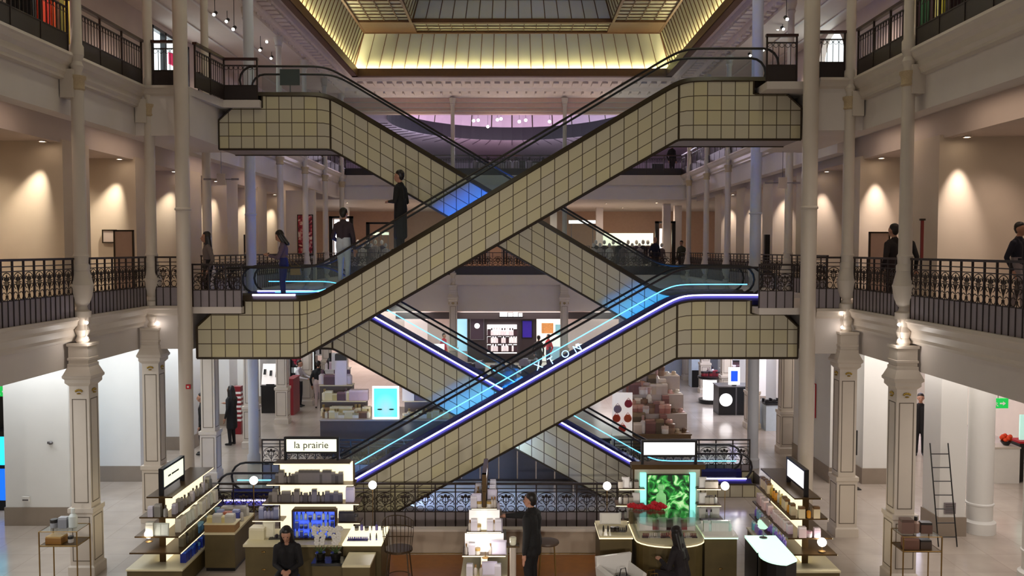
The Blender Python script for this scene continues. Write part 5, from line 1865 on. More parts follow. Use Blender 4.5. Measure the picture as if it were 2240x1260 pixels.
pc = thing('cosmetics_counter', 'white cosmetics counter on a dark base beyond the nearest right pilaster', 'counter', tuple(atz(1952, 985, 0)))
MB().box(-.7, .45, -.3, .3, 0, .25).build('base', BLACK, pc)
MB().box(-.68, .43, -.28, .28, .25, 1.0).build('body', WHITE, pc)
MB().box(-.7, .45, -.3, .3, 1.0, 1.35).build('dark_band', BLACK, pc)
MB().box(-.72, .47, -.32, .32, 1.35, 1.4).build('top', WHITE, pc)
q = pc.location
row((q.x - .65, q.y - .1, 1.4), (q.x + .4, q.y - .1, 1.4), rs(7, ('bottle', (220, 180, 60), .12, .3, (120, 40, 40)), ('box', (210, 120, 130), .16, .26, (230, 200, 200)), ('bottle', (236, 226, 220), .12, .36, (150, 60, 70)), ('jar', (180, 60, 50), .14, .14)), 'coloured %s on the white cosmetics counter beyond the nearest right pilaster', 'goods on the white cosmetics counter')
bp_ = thing('light_box', 'bright white wall light box above the white cosmetics counter at right', 'sign', (q.x, q.y + .9, 0))
MB().box(-.9, .6, -.04, .04, 2.0, 4.3).build('panel', mat('soft_lit_panel', (246, 240, 236), .5, emit=(255, 246, 240), power=.45, noise=0), bp_)
for s_ in (-.8, .5):
    MB().box(s_ - .03, s_ + .03, -.02, .02, 0, 2.0).build('pole', STEEL, bp_)
# -- right far: white counter with orange flowers, black screens; left edge: cyan screens
wc = thing('white_counter', 'white block counter with orange flowers at the right edge', 'counter', tuple(atz(2195, 1052, 0)))
MB().box(-.5, .35, -.3, .3, 0, 1.15).build('body', WHITE, wc)
MB().box(-.52, .37, -.32, .32, 1.15, 1.2).build('top', CREAM, wc)
q = wc.location
fl2 = thing('flower_bowl', 'bowl of orange red flowers on the white block counter at right', 'flowers', (q.x + .05, q.y, 1.2))
MB().lathe([(.08, 0), (.16, .1), (.18, .14)], 14).build('bowl', BLACK, fl2, True)
for i in range(9):
    a = 2 * PI * i / 9
    MB().sphere((.13 * math.cos(a), .1 * math.sin(a), .2 + .05 * (i % 3)), .075, 8, 6).build('bloom', mat('orange_petal', (230, 70, 20), .6), fl2, True)
bk = thing('black_cabinet', 'black cabinet with a red rim right of the white block counter', 'cabinet', (q.x + .75, q.y + .1, 0))
MB().box(-.35, .5, -.3, .3, .04, 1.3).build('body', BLACK, bk)
MB().box(-.37, .52, -.32, .32, 1.3, 1.36).build('rim', RED, bk)
MB().box(-.2, .4, -.03, .03, 1.36, 2.2).build('screen', mat('pale_screen', (190, 230, 220), .4, emit=(180, 230, 215), power=.6), bk)
CYS = mat('cyan_screen', (60, 220, 250), .4, emit=(40, 200, 245), power=1.3, noise=0)
cs = thing('lit_cabinet', 'cyan glowing display cabinet at the far left edge', 'cabinet', (-15.3, 25.6, 0))
MB().box(-1.2, .42, -.3, .3, 0, .3).build('base', BLACK, cs)
MB().box(-1.2, .4, -.3, .3, .3, 1.25).build('glow_panel', mat('blue_screen', (30, 120, 230), .4, emit=(20, 110, 235), power=.8, noise=0), cs)
MB().box(-1.2, .42, -.32, .32, 1.25, 1.35).build('shelf', BLACK, cs)
MB().box(-1.2, .4, -.28, .28, 1.35, 2.2).build('upper_glow', CYS, cs)
MB().box(-1.2, .42, -.32, .32, 2.2, 2.35).build('canopy', BLACK, cs)
MB().box(-1.2, .42, .2, .3, 2.35, 3.6).build('back', BLACK, cs)
# grey panel on the glass at the top left landing
gpn = thing('notice_sign', 'grey notice panel above the handrail of the top left landing', 'sign', tuple(at(634, 169, 26.85)))
MB().box(-.3, .3, -.03, .03, -.24, .24).build('panel', mat('grey_notice', (84, 88, 86), .5), gpn)
MB().tube([(0, .03, -.24), (0, .03, -.9)], .02, 6).build('post', STEEL, gpn)
# ================================================================ GROUND FLOOR BEHIND THE ESCALATORS
def block(name, label, cat, px0, px1, Y, z0, z1, depth, m, trim=None):
    t = thing(name, label, cat, (xx((px0 + px1) / 2, Y), Y, z0))
    hw = (xx(px1, Y) - xx(px0, Y)) / 2
    MB().box(-hw, hw, 0, depth, 0, z1 - z0 - .05).build('body', m, t)
    MB().box(-hw - .03, hw + .03, -.03, depth + .03, z1 - z0 - .05, z1 - z0).build('top', trim or m, t)
    return t
TAUPE = mat('dark_taupe_counter', (92, 82, 80), .4, noise=.1)
GOLDP = [('box', (226, 212, 160), .24, .3, (240, 232, 200)), ('box', (206, 186, 120), .2, .22, (226, 214, 166)), ('bottle', (230, 220, 190), .18, .36, (150, 124, 70)), ('jar', (240, 234, 216), .22, .22, (190, 170, 120)), ('bottle', (150, 120, 80), .15, .34, (70, 56, 46)), ('box', (120, 84, 60), .2, .26, (170, 130, 96)), ('jar', (214, 196, 140), .24, .18, (240, 232, 204))]
MAUVE = [('box', (206, 180, 190), .32, .34, (226, 206, 214)), ('box', (96, 70, 76), .28, .26, (130, 96, 104)), ('bottle', (220, 206, 206), .2, .38, (100, 70, 76)), ('jar', (190, 160, 170), .26, .26, (236, 224, 226)), ('box', (60, 44, 46), .3, .2, (90, 66, 70))]
t = block('perfume_island', 'dark island counter piled with golden and mauve packs behind the left railing', 'counter', 700, 985, 32.0, 0, 1.38, 2.6, TAUPE, mat('pale_top', (190, 180, 176), .4))
for j, (z, y, xa, xb) in enumerate(((1.9, 33.0, 705, 800), (2.4, 33.7, 700, 770), (1.9, 33.0, 885, 975))):
    q = thing('display_riser', ('long riser of the dark island, left of the cyan poster', 'tall rear riser of the dark island at its left end', 'riser of the dark island, right of the cyan poster')[j], 'display stand', (xx((xa + xb) / 2, y), y, 1.38))
    hw = (xx(xb, y) - xx(xa, y)) / 2
    MB().box(-hw, hw, 0, .5, 0, z - 1.42).build('body', TAUPE, q)
    MB().box(-hw - .02, hw + .02, -.02, .52, z - 1.42, z - 1.38).build('top', CTOP, q)
row((xx(706, 32.3), 32.3, 1.38), (xx(808, 32.3), 32.3, 1.38), rs(17, *GOLDP), 'golden %s in the front row of the dark island, left of the cyan poster', 'golden goods on the island, front left', 0, .0, .95)
row((xx(704, 32.65), 32.65, 1.38), (xx(806, 32.65), 32.65, 1.38), rs(13, *GOLDP), 'cream %s in the second row of the dark island, left of cyan poster', 'golden goods on the island, second row left', 0, .0, 1.25)
row((xx(706, 33.2), 33.2, 1.9), (xx(800, 33.2), 33.2, 1.9), rs(10, *(MAUVE + GOLDP[:3])), 'mauve %s on the long riser left of the cyan poster', 'mauve goods on the long riser', 0, .0, 1.2)
row((xx(700, 33.9), 33.9, 2.4), (xx(770, 33.9), 33.9, 2.4), rs(5, *(MAUVE + [('box', (236, 226, 230), .3, .8), ('bottle', (226, 200, 206), .24, .9, (120, 90, 96))])), 'mauve %s on the tall rear riser of the island', 'mauve goods on the tall riser', 0, .03, 1.5)
row((xx(884, 32.3), 32.3, 1.38), (xx(980, 32.3), 32.3, 1.38), rs(13, *(GOLDP + [('box', (240, 236, 220), .3, .2)])), 'golden %s in the front row of the dark island, right of the cyan poster', 'golden goods on the island, front right', 0, .0, 1.0)
row((xx(888, 33.2), 33.2, 1.9), (xx(970, 33.2), 33.2, 1.9), rs(6, *(MAUVE + [('box', (236, 232, 226), .3, .5), ('jar', (226, 206, 120), .3, .3)])), '%s on the riser right of the cyan poster', 'goods on the right riser', 0, .03, 1.5)
ps = thing('light_box_poster', 'glowing cyan poster in a white frame on the dark island counter', 'poster', (xx(844, 32.15), 32.15, 1.38))
hw = (xx(873, 32.15) - xx(815, 32.15)) / 2
MB().box(-hw, hw, -.04, .04, 0, 1.22).build('frame', LITW, ps)
pm, nt, b = nodes_of('cyan_poster', .4)
tc = nt.nodes.new('ShaderNodeTexCoord')
mp = nt.nodes.new('ShaderNodeMapping')
mp.inputs['Location'].default_value = (0, 0, -.65)
mp.inputs['Scale'].default_value = (2.2, 0, 1.7)
gr0 = nt.nodes.new('ShaderNodeTexGradient')
gr0.gradient_type = 'SPHERICAL'
cr = nt.nodes.new('ShaderNodeValToRGB')
cr.color_ramp.elements[0].color = (.12, .85, .80, 1)
cr.color_ramp.elements[1].color = (.42, .70, .72, 1)
nt.links.new(tc.outputs['Object'], mp.inputs[0])
nt.links.new(mp.outputs[0], gr0.inputs[0])
nt.links.new(gr0.outputs[0], cr.inputs[0])
nt.links.new(cr.outputs[0], b.inputs['Base Color'])
nt.links.new(cr.outputs[0], b.inputs['Emission Color'])
b.inputs['Emission Strength'].default_value = .75
MB().box(-hw + .06, hw - .06, -.05, -.04, .07, 1.15).build('image', pm, ps)
m = MB()
for s_ in (-.22, .22):
    m.sphere((s_, -.052, .36), (.1, .004, .03), 10, 5)
m.build('leaf_mark', mat('dark_green_mark', (20, 80, 60), .5), ps)
# right: stepped table of hats, shoes and bags
t = block('stepped_display', 'brown stepped display of hats, shoes and bags behind the blank light box', 'display stand', 1385, 1512, 32.4, 0, .75, 3.2, mat('brown_plinth', (120, 92, 62), .5, noise=.1))
for i in range(1, 4):
    MB().box(xx(1385, 32.4) - t.location.x, xx(1512, 32.4) - t.location.x, .75 * i, 3.2, .75 + .62 * (i - 1), .75 + .62 * i).build('step', mat('pale_step', (196, 180, 172), .5), t)
GDS = [('box', (200, 180, 164), .34, .26, (226, 210, 196)), ('jar', (150, 120, 100), .4, .24, (120, 90, 74)), ('box', (120, 80, 76), .3, .3, (150, 104, 96)), ('bottle', (226, 214, 206), .26, .44, (190, 150, 140)), ('jar', (236, 226, 220), .44, .2, (216, 190, 180)), ('box', (96, 80, 64), .36, .34, (140, 118, 90)), ('jar', (180, 120, 110), .36, .22, (210, 160, 146))]
def hat(c):
    m = MB().lathe([(.24, 0), (.25, .02), (.13, .04), (.125, .16), (.09, .2), (0.02, .205)], 16)
    return m.mesh('hat', pmat(c), True)
HATS = [hat((206, 186, 160)), hat((120, 92, 70)), hat((214, 170, 160)), hat((228, 220, 210))]
for i, wd in enumerate(('lowest', 'second', 'third', 'topmost')):
    z, y = .75 + .62 * i, 32.62 + .75 * i
    row((xx(1390, 32.4), y - .07, z), (xx(1474, 32.4), y - .07, z), rs(7, *GDS), '%s at the front of the ' + wd + ' step of the brown stepped display', 'goods at the front of the %s step' % wd, 0, .0, (.86, .86, 1.55))
    row((xx(1388, 32.4), y + .29, z), (xx(1474, 32.4), y + .29, z), rs(7, *GDS), '%s at the back of the ' + wd + ' step of the brown stepped display', 'goods at the back of the %s step' % wd, 0, .0, (.9, .9, 2.1))
    for j in range(2):
        o = link('hat', HATS[(i + j) % 4], None, (xx(1485 + 17 * j, 32.4), y + .1 + .1 * j, z), 0, .72)
        tag(o, 'brimmed hat on the %s step of the brown stepped display' % wd, 'hat', 'hats on the %s step' % wd)
wp = thing('display_board', 'tall white display board with red and orange round bags left of the stepped display', 'display stand', (xx(1361, 32.2), 32.2, 0))
hw = (xx(1383, 32.2) - xx(1339, 32.2)) / 2
MB().box(-hw, hw, -.04, .04, .75, 2.35).build('board', mat('bright_white_board', (236, 228, 224), .5, emit=(255, 246, 240), power=.35), wp)
MB().box(-hw, hw, -.2, .2, 0, .75).build('base', WHITE, wp)
for i, (a, z, c) in enumerate(((-.18, 1.75, (150, 130, 150)), (.22, 1.95, (150, 20, 50)), (-.22, 1.4, (210, 70, 30)), (.2, 1.4, (206, 90, 50)), (0, 1.02, (220, 60, 40)))):
    q = thing('round_bag', ('grey round bag, upper left one', 'crimson round bag, upper right one', 'orange red round bag, middle left one', 'orange brown round bag, middle right one', 'red round bag, lowest one')[i] + ' on the tall white display board', 'bag', (xx(1361, 32.2) + a, 32.1, z))
    m = MB().lathe([(.12, -.04), (.15, 0), (.12, .04)], 18)
    m.v = [(x, z_, y) for x, y, z_ in m.v]
    m.build('body', pmat(c), q, True)
    MB().tube([(-.1, 0, .1), (0, 0, .22), (.1, 0, .1)], .012, 5).build('handle', pmat(c), q)
# right hall with black and white kiosks on the shining floor
kb = block('black_kiosk', 'black block kiosk with a white round emblem on the shining floor', 'kiosk', 1572, 1648, 40.0, 0, 1.35, 1.1, BLACK, STEEL)
m = MB().lathe([(.3, -.015), (.3, .0)], 24)
m.v = [(x - .48, z_ - .02, y + .72) for x, y, z_ in m.v]
m.build('emblem', LITW, kb)
MB().box(-.03, .03, -.02, .02, 0, 1.3).build('corner_trim', STEEL, kb)
q = thing('screen', 'small screen with a blue figure on the black block kiosk', 'screen', (xx(1605, 40.2), 40.2, 1.35))
MB().box(-.26, .26, -.04, .04, .05, .85).build('panel', LITW, q)
MB().box(-.16, .16, -.05, -.04, .2, .7).build('image', mat('blue_figure', (20, 70, 230), .4, emit=(10, 70, 240), power=.9, noise=0), q)
MB().box(-.1, .1, -.06, .06, 0, .05).build('foot', BLACK, q)
k2 = thing('tester_kiosk', 'white glowing pillar kiosk with dark red goods on top, left of the black block', 'kiosk', (xx(1552, 43.3), 43.3, 0))
MB().lathe([(.55, 0), (.55, .2)], 24).build('base', BLACK, k2)
MB().lathe([(.34, .2), (.34, 1.2)], 24).build('glowing_pillar', LITW, k2, True)
MB().lathe([(.5, 1.2), (.6, 1.25), (.6, 1.35)], 24).build('top', BLACK, k2)
MR = [('box', (110, 30, 44), .22, .24, (150, 50, 64)), ('bottle', (60, 30, 40), .16, .34, (190, 170, 170)), ('jar', (150, 50, 60), .22, .2, (40, 26, 32)), ('bottle', (226, 220, 226), .14, .4, (60, 50, 60))]
row((xx(1536, 43.3), 43.3, 1.35), (xx(1570, 43.3), 43.3, 1.35), rs(7, *MR), 'dark red %s on top of the white glowing pillar kiosk', 'goods on the pillar kiosk')
k3 = block('white_display_cabinet', 'white cabinet on a black base at the left end of the shining floor', 'cabinet', 1512, 1546, 48.2, 0, 2.4, .8, mat('cool_white_cabinet', (206, 220, 232), .4), WHITE)
MB().box(-.42, .42, -.05, .75, 0, .95).build('black_base', BLACK, k3)
k4 = block('sloping_goods_table', 'long white table of pink and brown goods behind the black block kiosk', 'table', 1585, 1690, 45.5, 0, 1.3, 1.2, mat('cool_white_cabinet', (206, 220, 232), .4), WHITE)
row((xx(1588, 45.8), 45.8, 1.3), (xx(1645, 45.8), 45.8, 1.3), rs(9, *(MR + MAUVE)), 'pink and brown %s on the left part of the long white table', 'goods on the long white table, left', 0, 0, 1.0)
row((xx(1588, 46.4), 46.4, 1.3), (xx(1690, 46.4), 46.4, 1.3), rs(14, ('box', (226, 200, 206), .3, .5, (240, 226, 230)), ('box', (90, 66, 70), .3, .44), ('bottle', (240, 236, 240), .2, .6, (90, 90, 100))), '%s in the rear row of the long white table', 'goods on the long white table, rear', 0, 0, 1.0)
k5 = block('shoe_table', 'low white table with black shoes beyond the right bluish column', 'table', 1676, 1716, 36.5, 0, 1.15, 1.2, mat('cool_white_cabinet', (206, 220, 232), .4), BLACK)
for i in range(6):
    m = MB().prism([(-.16, 0), (.14, 0), (.16, .05), (.02, .08), (-.08, .14), (-.16, .14)], -.05, .05)
    o = m.build('shoe', BLACK)
    o.location = (xx(1680 + 16 * (i % 3), 36.8), 36.75 + .45 * (i // 3), 1.15)
    tag(o, 'black shoe on the low white table beyond the bluish column', 'shoe', 'black shoes on the low white table')
lamp('AREA', 'cool_hall_light', (11.5, 43, 4.8), 520, (.72, .77, 1.0), 5, 9)
lamp('AREA', 'cool_hall_light', (15.5, 36, 4.8), 300, (.78, .76, 1.0), 5, 6)
struct(MB().box(6.5, 20, 52.5, 52.8, 0, 4.9).build('wall_right_shop', mat('cool_white_wall', (196, 206, 224), .6)))
# left shop with backlit wall
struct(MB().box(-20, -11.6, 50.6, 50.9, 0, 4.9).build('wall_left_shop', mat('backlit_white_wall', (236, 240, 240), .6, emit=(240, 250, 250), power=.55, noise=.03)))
c1 = block('black_counter', 'black shop counter under the slanted white board in the left shop', 'counter', 572, 612, 40.5, 0, 1.3, 1.6, BLACK)
sb = thing('product_easel', 'white slanted board with dark marks on the black counter in the left shop', 'display stand', (xx(592, 40.6), 40.6, 1.3))
MB().cbox((0, .2, .5), (.85, .05, 1.0), 0, -.35).build('board', mat('bright_white_board', (236, 228, 224), .5), sb)
m = MB()
for i in range(3):
    m.cbox((-.28 + .28 * i, .10 + .02, .62 - .06 * i), (.12, .03, .26), 0, -.35)
m.build('dark_mark', BLACK, sb)
MB().box(-.2, .2, 0, .5, 0, .06).build('foot', BLACK, sb)
c2 = block('red_cabinet', 'narrow red cabinet between the pale columns in the left shop', 'cabinet', 629, 642, 40.0, 0, 1.7, 1.2, mat('deep_red_lacquer', (130, 16, 30), .4))
c3 = block('black_counter', 'black counter under the hands of the man in the waistcoat', 'counter', 662, 690, 43.5, 0, 1.3, 1.4, BLACK)
c4 = block('white_shelf_cabinet', 'white cabinet with mixed goods behind the man in the black shirt', 'cabinet', 712, 760, 44.5, 0, 1.5, 1.0, WHITE)
row((xx(714, 44.7), 44.7, 1.5), (xx(758, 44.7), 44.7, 1.5), rs(7, *(MAUVE + [('box', (236, 232, 236), .34, .7, (240, 240, 240)), ('bottle', (30, 26, 30), .26, .7)])), 'mixed %s on the white cabinet behind the man in the black shirt', 'goods on the white cabinet')
c5 = block('goods_table', 'pale table of rosy goods in front of the white cabinet', 'table', 716, 760, 37.5, 0, 1.2, 1.4, WHITE)
row((xx(716, 37.8), 37.8, 1.2), (xx(758, 37.8), 37.8, 1.2), rs(8, *MAUVE), 'rosy %s in the front row of the pale table', 'goods on the pale table, front')
row((xx(716, 38.5), 38.5, 1.2), (xx(758, 38.5), 38.5, 1.2), rs(8, *(MAUVE + [('box', (230, 220, 224), .34, .6)])), 'rosy %s in the rear row of the pale table', 'goods on the pale table, rear')
for i, (a, b_, Y, hh, lab) in enumerate(((560, 600, 47.5, 3.2, 'behind the slanted white board'), (640, 680, 49.0, 3.4, 'behind the man in the waistcoat'), (692, 716, 48.0, 3.6, 'behind the man in the black shirt'), (452, 500, 46.0, 3.0, 'between the pale columns at far left'))):
    t = thing('goods_rack', 'tall black rack of bags and cartons ' + lab, 'shelf', (xx((a + b_) / 2, Y), Y, 0))
    hw = (xx(b_, Y) - xx(a, Y)) / 2
    for s_ in (-1, 1):
        MB().box(s_ * hw - .04, s_ * hw + .04, -.3, .3, 0, hh).build('upright', BLACK, t)
    for j, z in enumerate((.3, 1.1, 1.9, 2.7)):
        MB().box(-hw, hw, -.3, .3, z - .06, z).build('shelf', BLACK if j % 2 else WHITE, t)
        row((xx(a, Y) + .06, Y - .1, z), (xx(b_, Y) - .06, Y - .1, z), rs(4, ('box', (30, 24, 28), .3, .4), ('box', (226, 222, 226), .3, .36), ('bottle', (150, 40, 60), .26, .5, (40, 30, 34)), ('box', (90, 70, 80), .3, .44)), '%s on the ' + ('floor', 'second', 'third', 'top')[j] + ' shelf of the black rack ' + lab, 'goods of the rack %s, shelf %d' % (lab, j), 0, 0, .9)
rf = thing('flower_arrangement', 'pink and red flower cluster above the man in the waistcoat', 'flowers', (xx(662, 45), 45.0, 0))
MB().lathe([(.22, 0), (.28, 1.5), (.3, 1.55)], 14).build('pedestal', WHITE, rf, True)
m = MB()
for i in range(16):
    a, r_ = i * 2.4, .1 + .03 * i
    m.sphere((r_ * math.cos(a) * .9, r_ * math.sin(a) * .6, 1.75 + .07 * (i % 8)), .15, 7, 5)
m.build('blooms', mat('rose_red_petal', (206, 70, 96), .6, noise=.25), rf, True)
st_ = thing('gift_stack', 'tall stack of white banded red cartons beside the person in the long coat', 'box', (xx(521, 36), 36.0, 0))
MB().box(-.16, .16, -.16, .16, 0, 2.0).build('cartons', mat('deep_red_lacquer', (130, 16, 30), .4), st_)
for i in range(7):
    MB().box(-.165, .165, -.165, .165, .55 + .19 * i, .64 + .19 * i).build('white_band', WHITE, st_)
# the far shop under the far balcony
YW = 58.0
DKW = mat('dark_shop_wall', (36, 24, 26), .5)
struct(MB().box(xx(868, YW), xx(1402, YW), YW - .3, YW + .2, zz(697, YW), zz(683, YW)).build('wall_back_lintel', DKW))
struct(MB().box(-20, 20, YW + 1.2, YW + 1.4, 0, 3.85).build('wall_back_lower', mat('rosy_shop_wall', (206, 186, 180), .6)))
struct(MB().box(xx(1022, YW), xx(1174, YW), YW + .7, YW + 1.15, 0, zz(690, YW)).build('wall_back_dark', DKW))
sf = thing('bottle_shelf', 'white lit wall shelf of bottles at the centre of the far shop', 'shelf', (xx(1098, YW), YW + .5, 0))
hw = (xx(1131, YW) - xx(1066, YW)) / 2
MB().box(-hw, hw, 0, .2, zz(775, YW), zz(712, YW)).build('back', LITW, sf)
levels_ = [zz(p_, YW) for p_ in (770, 752, 735)]
for z in levels_:
    MB().box(-hw, hw, -.3, 0, z - .05, z).build('board', DKW, sf)
for z, wd in zip(levels_, ('lowest', 'middle', 'topmost')):
    row((xx(1067, YW), YW + .35, z), (xx(1130, YW), YW + .35, z), rs(11, ('bottle', (226, 220, 226), .2, .42, (60, 44, 50)), ('box', (60, 40, 46), .2, .36), ('bottle', (240, 236, 240), .2, .46, (220, 214, 220))), '%s on the ' + wd + ' board of the far lit wall shelf', 'bottles on the %s board of the far shelf' % wd)
def far_panel(name, label, cat, a, b_, c, d, m, frame=None, Y=YW + .67):
    t = thing(name, label, cat, (xx((a + b_) / 2, Y), Y, zz(d, Y)))
    fl_ = Z1 if zz(d, Y) > Z1 else 0
    if zz(d, Y) - fl_ > .1 and Y > 59.5:
        for s_ in (-1, 1):
            MB().box(s_ * (xx(b_, Y) - xx(a, Y)) * .4 - .02, s_ * (xx(b_, Y) - xx(a, Y)) * .4 + .02, .03, .07, fl_ - zz(d, Y), .05).build('stand_pole', STEEL, t)
    hw, h_ = (xx(b_, Y) - xx(a, Y)) / 2, zz(c, Y) - zz(d, Y)
    MB().box(-hw, hw, -.03, .03, 0, h_).build('panel', m, t)
    if frame:
        q = MB()
        for (p0, p1, q0, q1) in ((-hw - .05, -hw, 0, h_), (hw, hw + .05, 0, h_), (-hw - .05, hw + .05, h_, h_ + .05), (-hw - .05, hw + .05, -.05, 0)):
            q.box(p0, p1, -.05, .03, q0, q1)
        q.build('frame', frame, t)
    return t, hw, h_
far_panel('shop_screen', 'dark violet screen right of the far bottle shelf', 'screen', 1143, 1163, 702, 738, mat('violet_screen', (40, 20, 110), .4, emit=(34, 16, 130), power=.5, noise=.3), BLACK)
t, hw, h_ = far_panel('shop_poster', 'large white poster with orange patch behind the red jacket', 'poster', 1172, 1232, 697, 790, mat('lit_white_poster', (240, 238, 232), .5, emit=(255, 252, 244), power=.45, noise=0), None, YW + 1.17)
MB().box(-.55, .25, -.05, -.03, h_ - 1.0, h_ - .3).build('orange_patch', mat('orange_patch', (232, 160, 90), .5, noise=.3, scale=12), t)
MB().box(.38, .75, -.05, -.03, h_ - 1.1, h_ - .4).build('aqua_patch', mat('aqua_patch', (150, 214, 226), .5), t)
MB().box(.1, .8, -.05, -.03, .1, 1.0).build('sky_patch', mat('sky_patch', (160, 206, 226), .5), t)
far_panel('shop_poster', 'narrow pale blue lit poster left of the dark far wall', 'poster', 999, 1022, 695, 768, mat('pale_blue_poster', (176, 220, 240), .5, emit=(150, 216, 245), power=.6, noise=.1), None, YW + 1.17)
t, hw, h_ = far_panel('emblem_sign', 'dark wall panel with a white round emblem in the far shop', 'sign', 1030, 1058, 697, 742, mat('dark_violet_panel', (58, 44, 56), .4), STEEL)
m = MB().lathe([(.18, -.01), (.18, .01)], 18)
m.v = [(x, z_ - .04, y + h_ * .65) for x, y, z_ in m.v]
m.build('emblem', LITW, t)
far_panel('light_box', 'rosy lit panel at the left end of the far shop', 'sign', 886, 936, 692, 748, mat('rosy_lit_panel', (232, 206, 204), .5, emit=(255, 226, 222), power=.3), None, YW + 1.17)
t = thing('shop_sign', 'small white glowing shop sign above the far bottle shelf', 'sign', (xx(1118, YW - .4), YW - .4, zz(692, YW)))
for i, (a, b_, c) in enumerate(((-.75, -.25, .3), (-.2, .1, .26), (.15, .45, .3), (.5, .75, .24))):
    MB().box(a, b_, -.04, .04, .02, c).build('lit_letter', LITW, t)
MB().box(-.8, .8, .0, .08, -.02, .02).build('rail', BLACK, t)
for lab, a, b_ in (('left', 914, 974), ('right', 1262, 1312)):
    Y = 52.0
    t = block('white_table', 'lit white table before the far shop, %s of the centre' % lab, 'table', a, b_, Y, 0, 1.3, 1.2, TAUPE, LITC)
    MB().box(-.75, .75, .3, .5, 1.35, 1.95).build('lit_riser', LITW, t)
    row((xx(a, Y), Y + .15, 1.3), (xx(b_, Y), Y + .15, 1.3), rs(7, ('box', (120, 110, 90), .22, .24), ('bottle', (226, 220, 200), .16, .34, (90, 80, 60))), 'small %s on the lit white table, ' + lab + ' one before the far shop', 'goods on the %s far table' % lab)
for i, (a, b_, Y, lab) in enumerate(((1005, 1060, 47.0, 'left'), (1075, 1130, 46.0, 'middle'), (1140, 1175, 48.0, 'right'))):
    t = block('dark_display_table', 'low dark display table in the middle of the hall, %s of three' % lab, 'table', a, b_, Y, 0, 1.2, 1.2, TAUPE)
    row((xx(a, Y), Y + .3, 1.2), (xx(b_, Y), Y + .3, 1.2), rs(7, *(MAUVE + [('bottle', (240, 236, 230), .2, .5, (60, 50, 50))])), '%s on the low dark table in the hall, ' + lab + ' of three', 'goods on the %s dark table' % lab)
# panelled dark screen closing the back of the well under the crossing
fs = thing('panelled_screen', 'low dark panelled screen under the crossing of the lower escalators', 'screen', (0, 28.6, 0))
for i in range(10):
    MB().box(-2.9 + .62 * i, -2.9 + .62 * i + .58, -.03, .03, .06, 1.35).build('panel', mat('slate_panel', (70, 66, 72), .5, noise=.1), fs)
MB().box(-2.95, 3.3, -.05, .05, 1.35, 1.42).build('top_rail', IRON, fs)
MB().box(-2.95, 3.3, -.05, .05, 0, .06).build('foot_rail', IRON, fs)
# blue light from under the stairs on the floor of the well
lamp('POINT', 'well_light', (-3.3, 26.2, .8), 120, (.35, .55, 1.0), .1)
lamp('AREA', 'well_light', (-.6, 26.1, 2.4), 90, (.35, .55, 1.0), 1.2, .5)
# ================================================================ MIDDLE AND UPPER GALLERIES
# downlights: fitting (ring + lens) with its own spot
LENS = mat('downlight_lens', (255, 240, 220), .4, emit=(255, 232, 205), power=22.0, noise=0)
dl_ring = MB().lathe([(.1, 0), (.12, -.03), (.09, -.04), (.07, -.02)], 14).mesh('trim_ring', CEIL)
dl_lens = MB().lathe([(.06, -.02), (.06, -.035)], 12).mesh('lens', LENS)
def downlight(loc, target, label, group, power=260, spot=42, col=(1, .84, .68)):
    t = thing('downlight', label, 'lamp', loc, 0, group)
    link('trim_ring', dl_ring, t)
    link('lens', dl_lens, t)
    if power:
        lamp('SPOT', 'downlight_beam', (loc[0], loc[1], loc[2] - .06), power, col, .03, None, (0, 0, 0), spot, 1.0, target)
for i, y in enumerate(PL):
    downlight((-12.62, y - .42, 10.62), (-13.7, y, 7.4), 'recessed downlight before a lit pier of the left middle gallery', 'downlights of the left middle gallery', 520 if i < 3 else 360, 46, (1, .88, .72))
    if i < 3:
        downlight((-14.2, y - 1.6, 10.62), (-13.9, y, 6.6), 'recessed downlight deep in the left middle gallery', 'inner downlights of the left middle gallery', 120, 85, (1, .84, .64))
for i, y in enumerate(PR):
    downlight((11.75, y - .42, 10.62), (11.75, y, 7.6), 'recessed downlight before a lit pier of the right middle gallery', 'downlights of the right middle gallery', 520 if i < 2 else 360, 44, (1, .84, .75))
    if i < 2:
        for dx in (12.9, 13.6):
            downlight((dx, y - 1.6, 10.62), (12.2, y, 6.6), 'recessed downlight deep in the right middle gallery', 'inner downlights of the right middle gallery', 90 if dx < 13 else 0, 85, (1, .78, .68))
# soft lighting strips of the galleries, out of sight above the bulkheads
for x, y in ((-11.4, 20), (-11.4, 27), (-11.4, 34), (-11.4, 41), (-11.4, 48), (10.5, 20), (10.5, 25.5)):
    lamp('AREA', 'bulkhead_light', (x, y, 11.3), 14, (1.0, .78, .6), .5, 3.0)
for y in (21, 28, 36, 44):
    lamp('AREA', 'inner_gallery_light', (-17.3, y, 10.6), 50, (1.0, .8, .62), 1.6, 3.0)
    lamp('AREA', 'inner_gallery_light', (16.5, y, 10.6), 40, (1.0, .8, .7), 1.6, 3.0)
gk = thing('goods_rack', 'pale rack of dark boxes behind the person at the right picture edge', 'shelf', (14.95, 26.2, Z1))
for s_ in (-.5, .5):
    MB().box(s_ - .03, s_ + .03, -.25, .25, 0, 2.9).build('upright', WHITE, gk)
for j in range(6):
    MB().box(-.5, .5, -.25, .25, .3 + .5 * j, .36 + .5 * j).build('shelf', WHITE, gk)
    row((14.5, 26.1, Z1 + .36 + .5 * j), (15.4, 26.1, Z1 + .36 + .5 * j), rs(4, ('box', (30, 22, 24), .2, .3), ('box', (60, 30, 30), .18, .26)), 'dark %s on shelf ' + 'one two three four five six'.split()[j] + ' from the floor of the pale rack at the right edge', 'boxes on the pale rack, shelf %d' % (j + 1), 0, 0, 1.0)
